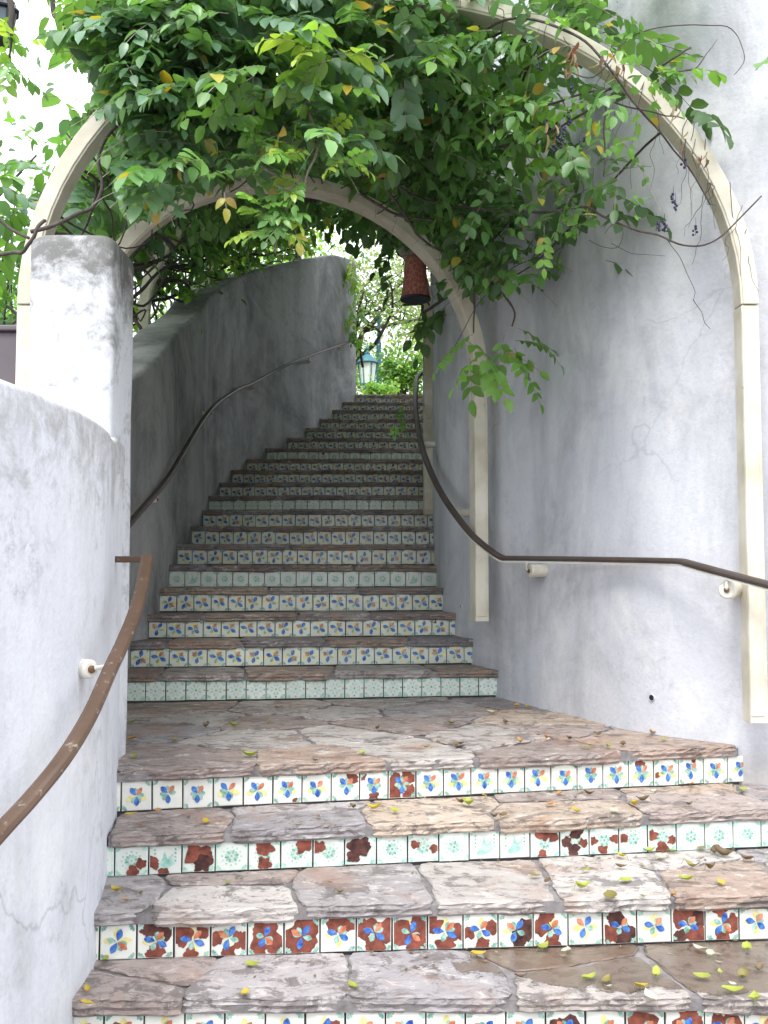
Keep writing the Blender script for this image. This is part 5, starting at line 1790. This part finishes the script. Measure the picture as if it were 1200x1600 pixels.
for (x, s) in ((-1.3, -1), (-1.3, 1), (1.3, -1), (1.3, 1)):
    mb = MB(); c = TX((x, s * .70, .31)); ax = crot @ Vector((0, s, 0))
    mb.lathe(c, [(.20, -.02), (.31, -.02), (.315, .05), (.31, .12), (.22, .13)], 20, 0, ax); wh = mb.build('wheel', M['rubber'], car)
    mb = MB(); mb.lathe(c, [(.02, .10), (.20, .11), (.21, .135), (.03, .12)], 16, 0, ax); mb.build('rim', M['car_paint'], wh)

# ------------------------------------------------------------------ fallen leaves, each its own thing
LEAF_COL = {'yellow': (0.52, 0.36, 0.03), 'lime': (0.33, 0.36, 0.05), 'olive': (0.24, 0.19, 0.05), 'brown': (0.15, 0.08, 0.045), 'pale': (0.55, 0.52, 0.42), 'orange': (0.48, 0.22, 0.06)}
CN = {'y': 'yellow', 'l': 'lime', 'g': 'olive', 'b': 'brown', 'p': 'pale', 'o': 'orange'}
FALL = {
    'D': [(137, 1572, 'y', 1.1), (136, 1552, 'y', .8), (165, 1503, 'l', .9), (395, 1510, 'l', 1.1), (382, 1556, 'y', .9), (552, 1545, 'l', 1.1), (747, 1495, 'y', 1.1), (849, 1484, 'l', 1.2), (885, 1488, 'p', 1.2),
          (920, 1532, 'l', 1.3), (947, 1537, 'g', 1.2), (1025, 1527, 'l', 1.2), (1002, 1546, 'y', 1), (1017, 1561, 'p', 1.5), (952, 1545, 'p', .6), (1097, 1529, 'l', 1.1), (1125, 1522, 'l', .6), (1112, 1498, 'p', 1.2),
          (1095, 1487, 'p', 1.3), (1167, 1487, 'l', 1.3), (1185, 1518, 'b', 1), (1160, 1531, 'g', 1.2), (1145, 1552, 'l', 1.3), (1147, 1543, 'p', .7), (1180, 1566, 'l', 1.3), (815, 1530, 'b', .8)],
    'C': [(181, 1395, 'y', 1.0), (195, 1409, 'o', .8), (220, 1399, 'b', .5), (355, 1381, 'l', .6), (530, 1397, 'b', .7), (955, 1405, 'g', 1.6), (910, 1390, 'l', 1.2), (977, 1377, 'l', 1.1), (970, 1340, 'y', 1),
          (1015, 1332, 'l', 1.2), (1052, 1332, 'l', 1.1), (1096, 1330, 'p', 1.4), (1130, 1339, 'b', 1.6), (1118, 1334, 'b', 1.4), (1080, 1356, 'g', 1.3), (1070, 1377, 'l', 1.3), (1127, 1381, 'y', 1), (1005, 1404, 'p', 1.2),
          (915, 1362, 'l', .9), (835, 1370, 'g', .9), (970, 1357, 'b', .9), (1032, 1342, 'p', 1.1), (1110, 1360, 'b', 1.1), (855, 1380, 'b', .9), (1052, 1402, 'o', .9), (1165, 1345, 'b', 1.2)],
    'B': [(205, 1275, 'y', .9), (248, 1269, 'o', .9), (321, 1286, 'y', 1.1), (222, 1291, 'o', .8), (464, 1288, 'y', .8), (496, 1278, 'o', .6), (585, 1266, 'y', 1.4), (552, 1265, 'b', .9), (617, 1270, 'l', 1), (732, 1260, 'l', 1.4),
          (720, 1256, 'b', 1.0), (757, 1245, 'y', .9), (874, 1242, 'o', 1.1), (900, 1270, 'y', 1), (960, 1270, 'p', 1.1), (992, 1261, 'y', 1.2), (1005, 1253, 'b', 1.2), (1080, 1228, 'o', 1.1), (1077, 1260, 'b', .8), (1162, 1236, 'l', 1),
          (860, 1259, 'o', .9), (920, 1243, 'b', .9), (785, 1277, 'b', 1), (773, 1279, 'b', .8), (1020, 1240, 'p', 1)],
    'A': [(206, 1130, 'l', 1), (365, 1136, 'l', 1.1), (322, 1138, 'b', 1.1), (420, 1128, 'y', 1.2), (392, 1183, 'l', 1.5), (275, 1156, 'y', .9), (205, 1157, 'o', 1.2), (210, 1184, 'l', 1.1), (567, 1180, 'l', .9), (590, 1141, 'b', 1),
          (687, 1096, 'l', 1.2), (665, 1170, 'l', .7), (705, 1132, 'g', 1), (720, 1165, 'b', 1.1), (492, 1191, 'b', .8), (435, 1108, 'o', 1), (808, 1105, 'o', 1.2), (824, 1106, 'y', 1), (769, 1117, 'p', 1.5), (790, 1131, 'b', 1.3),
          (765, 1145, 'g', 1), (854, 1156, 'o', 1), (890, 1157, 'b', 1.1), (933, 1150, 'b', 1), (973, 1166, 'b', 1.2), (950, 1169, 'l', 1), (1037, 1158, 'l', 1), (1019, 1147, 'o', 1), (917, 1169, 'l', 1), (712, 1167, 'b', 1), (812, 1161, 'o', 1)],
}
TNAME = {'D': 'the lowest tread in view', 'C': 'the tread under the rosette riser', 'B': 'the tread below the landing', 'A': 'the flagstone landing'}
ORD = ['first', 'second', 'third', 'fourth', 'fifth', 'sixth', 'seventh', 'eighth', 'ninth', 'tenth', 'eleventh', 'twelfth', 'thirteenth', 'fourteenth']
TLEV = {'D': LV['C'], 'C': LV['B'], 'B': LV['A'], 'A': L_LAND}
g = random.Random(55)
def leaf_blade(o_col, size, curl, seed):
    gg = random.Random(seed)
    mb = MB()
    n = 7
    L = 0.05 * size; W = L * gg.uniform(.42, .62)
    vs = []
    tw = gg.uniform(-.5, .5)
    for i in range(n):
        t = i / (n - 1)
        w = W * math.sin(math.pi * min(1, t ** .75 * 1.0)) ** .8 if 0 < t < 1 else 0.0008
        x = (t - .5) * L
        zc = curl * L * (2 * t - 1) ** 2 * .5
        for s in (-1, 0, 1):
            edge = curl * abs(s) * w * .6 + gg.uniform(0, .002)
            vs.append((x + abs(s) * L * .02, s * w / 2, 0.004 + zc + edge + s * tw * .004))
    fs = []
    for i in range(n - 1):
        for j in range(2): fs.append((i * 3 + j, (i + 1) * 3 + j, (i + 1) * 3 + j + 1, i * 3 + j + 1))
    mb.add(vs, fs, 0, o_col)
    st = [(-.5 * L, 0, .004 + curl * L * .5), (-.62 * L, gg.uniform(-.1, .1) * L, .004), (-.8 * L, gg.uniform(-.15, .15) * L, .003)]
    mb.tube(st, .0007, 4, 0, tuple(x * .6 for x in o_col))
    return mb
for tr in 'DCBA':
    for c in 'ylgbpo':
        lst = sorted([q for q in FALL[tr] if q[2] == c])
        for i, (px, py, _, s) in enumerate(lst):
            p = PH(px, py, TLEV[tr] + 0.004)
            col = LEAF_COL[CN[c]]; w = g.uniform(.8, 1.15)
            mb = leaf_blade(tuple(min(1, x * w) for x in col), s * 0.88, g.uniform(.15, .75) if c != 'b' else g.uniform(.4, .9), px * 7 + py)
            o = mb.build('fallen_leaf', M['dry_leaf'], None, smooth=True)
            o.location = p
            o.rotation_euler = (g.uniform(-.12, .12), g.uniform(-.12, .12), g.uniform(0, 6.283))
            col_w = CN[c] + (' green' if c in 'lg' else '')
            if len(lst) == 1: lb = 'the only %s fallen leaf on %s' % (col_w, TNAME[tr])
            else: lb = '%s leaf on %s, %s such leaf from left' % (col_w, TNAME[tr], ORD[i])
            tag(o, lb, 'leaf', 'fallen leaves on the steps')

# ------------------------------------------------------------------ crumbled litter in the corners of the treads
g = random.Random(91)
mb = MB()
for i, (tr, cnt) in enumerate((('D', 90), ('C', 130), ('B', 90), ('A', 110))):
    k = 'DCBA'.index(tr)
    A2, B2 = RISERS[k + 1][1], RISERS[k + 1][2]
    for _ in range(cnt):
        t = g.betavariate(2.2, 1.3)
        q = A2.lerp(B2, t)
        off = abs(g.gauss(0, .09 if tr != 'A' else .5)) + 0.012
        d = (B2 - A2).normalized(); p = q + Vector((d.y, -d.x)) * off
        if tr != 'D' and p.x > 1.9: continue
        a = g.uniform(0, 6.283); L = g.uniform(.004, .014); W = L * g.uniform(.25, .6)
        z = TLEV[tr] + EYE + 0.0035
        c, sn = math.cos(a), math.sin(a)
        col = g.choice([(.12, .07, .045), (.2, .12, .07), (.08, .055, .045), (.33, .26, .16), (.25, .15, .06)])
        pts = [(L, 0, g.uniform(0, .006)), (0, W, .001), (-L, 0, g.uniform(0, .005)), (0, -W, .002)]
        mb.add([(p.x + x * c - y * sn, p.y + x * sn + y * c, z + h) for x, y, h in pts], [(0, 1, 2, 3)], 0, col)
tag(mb.build('leaf_litter', M['dry_leaf'], fix=False), kind='stuff')
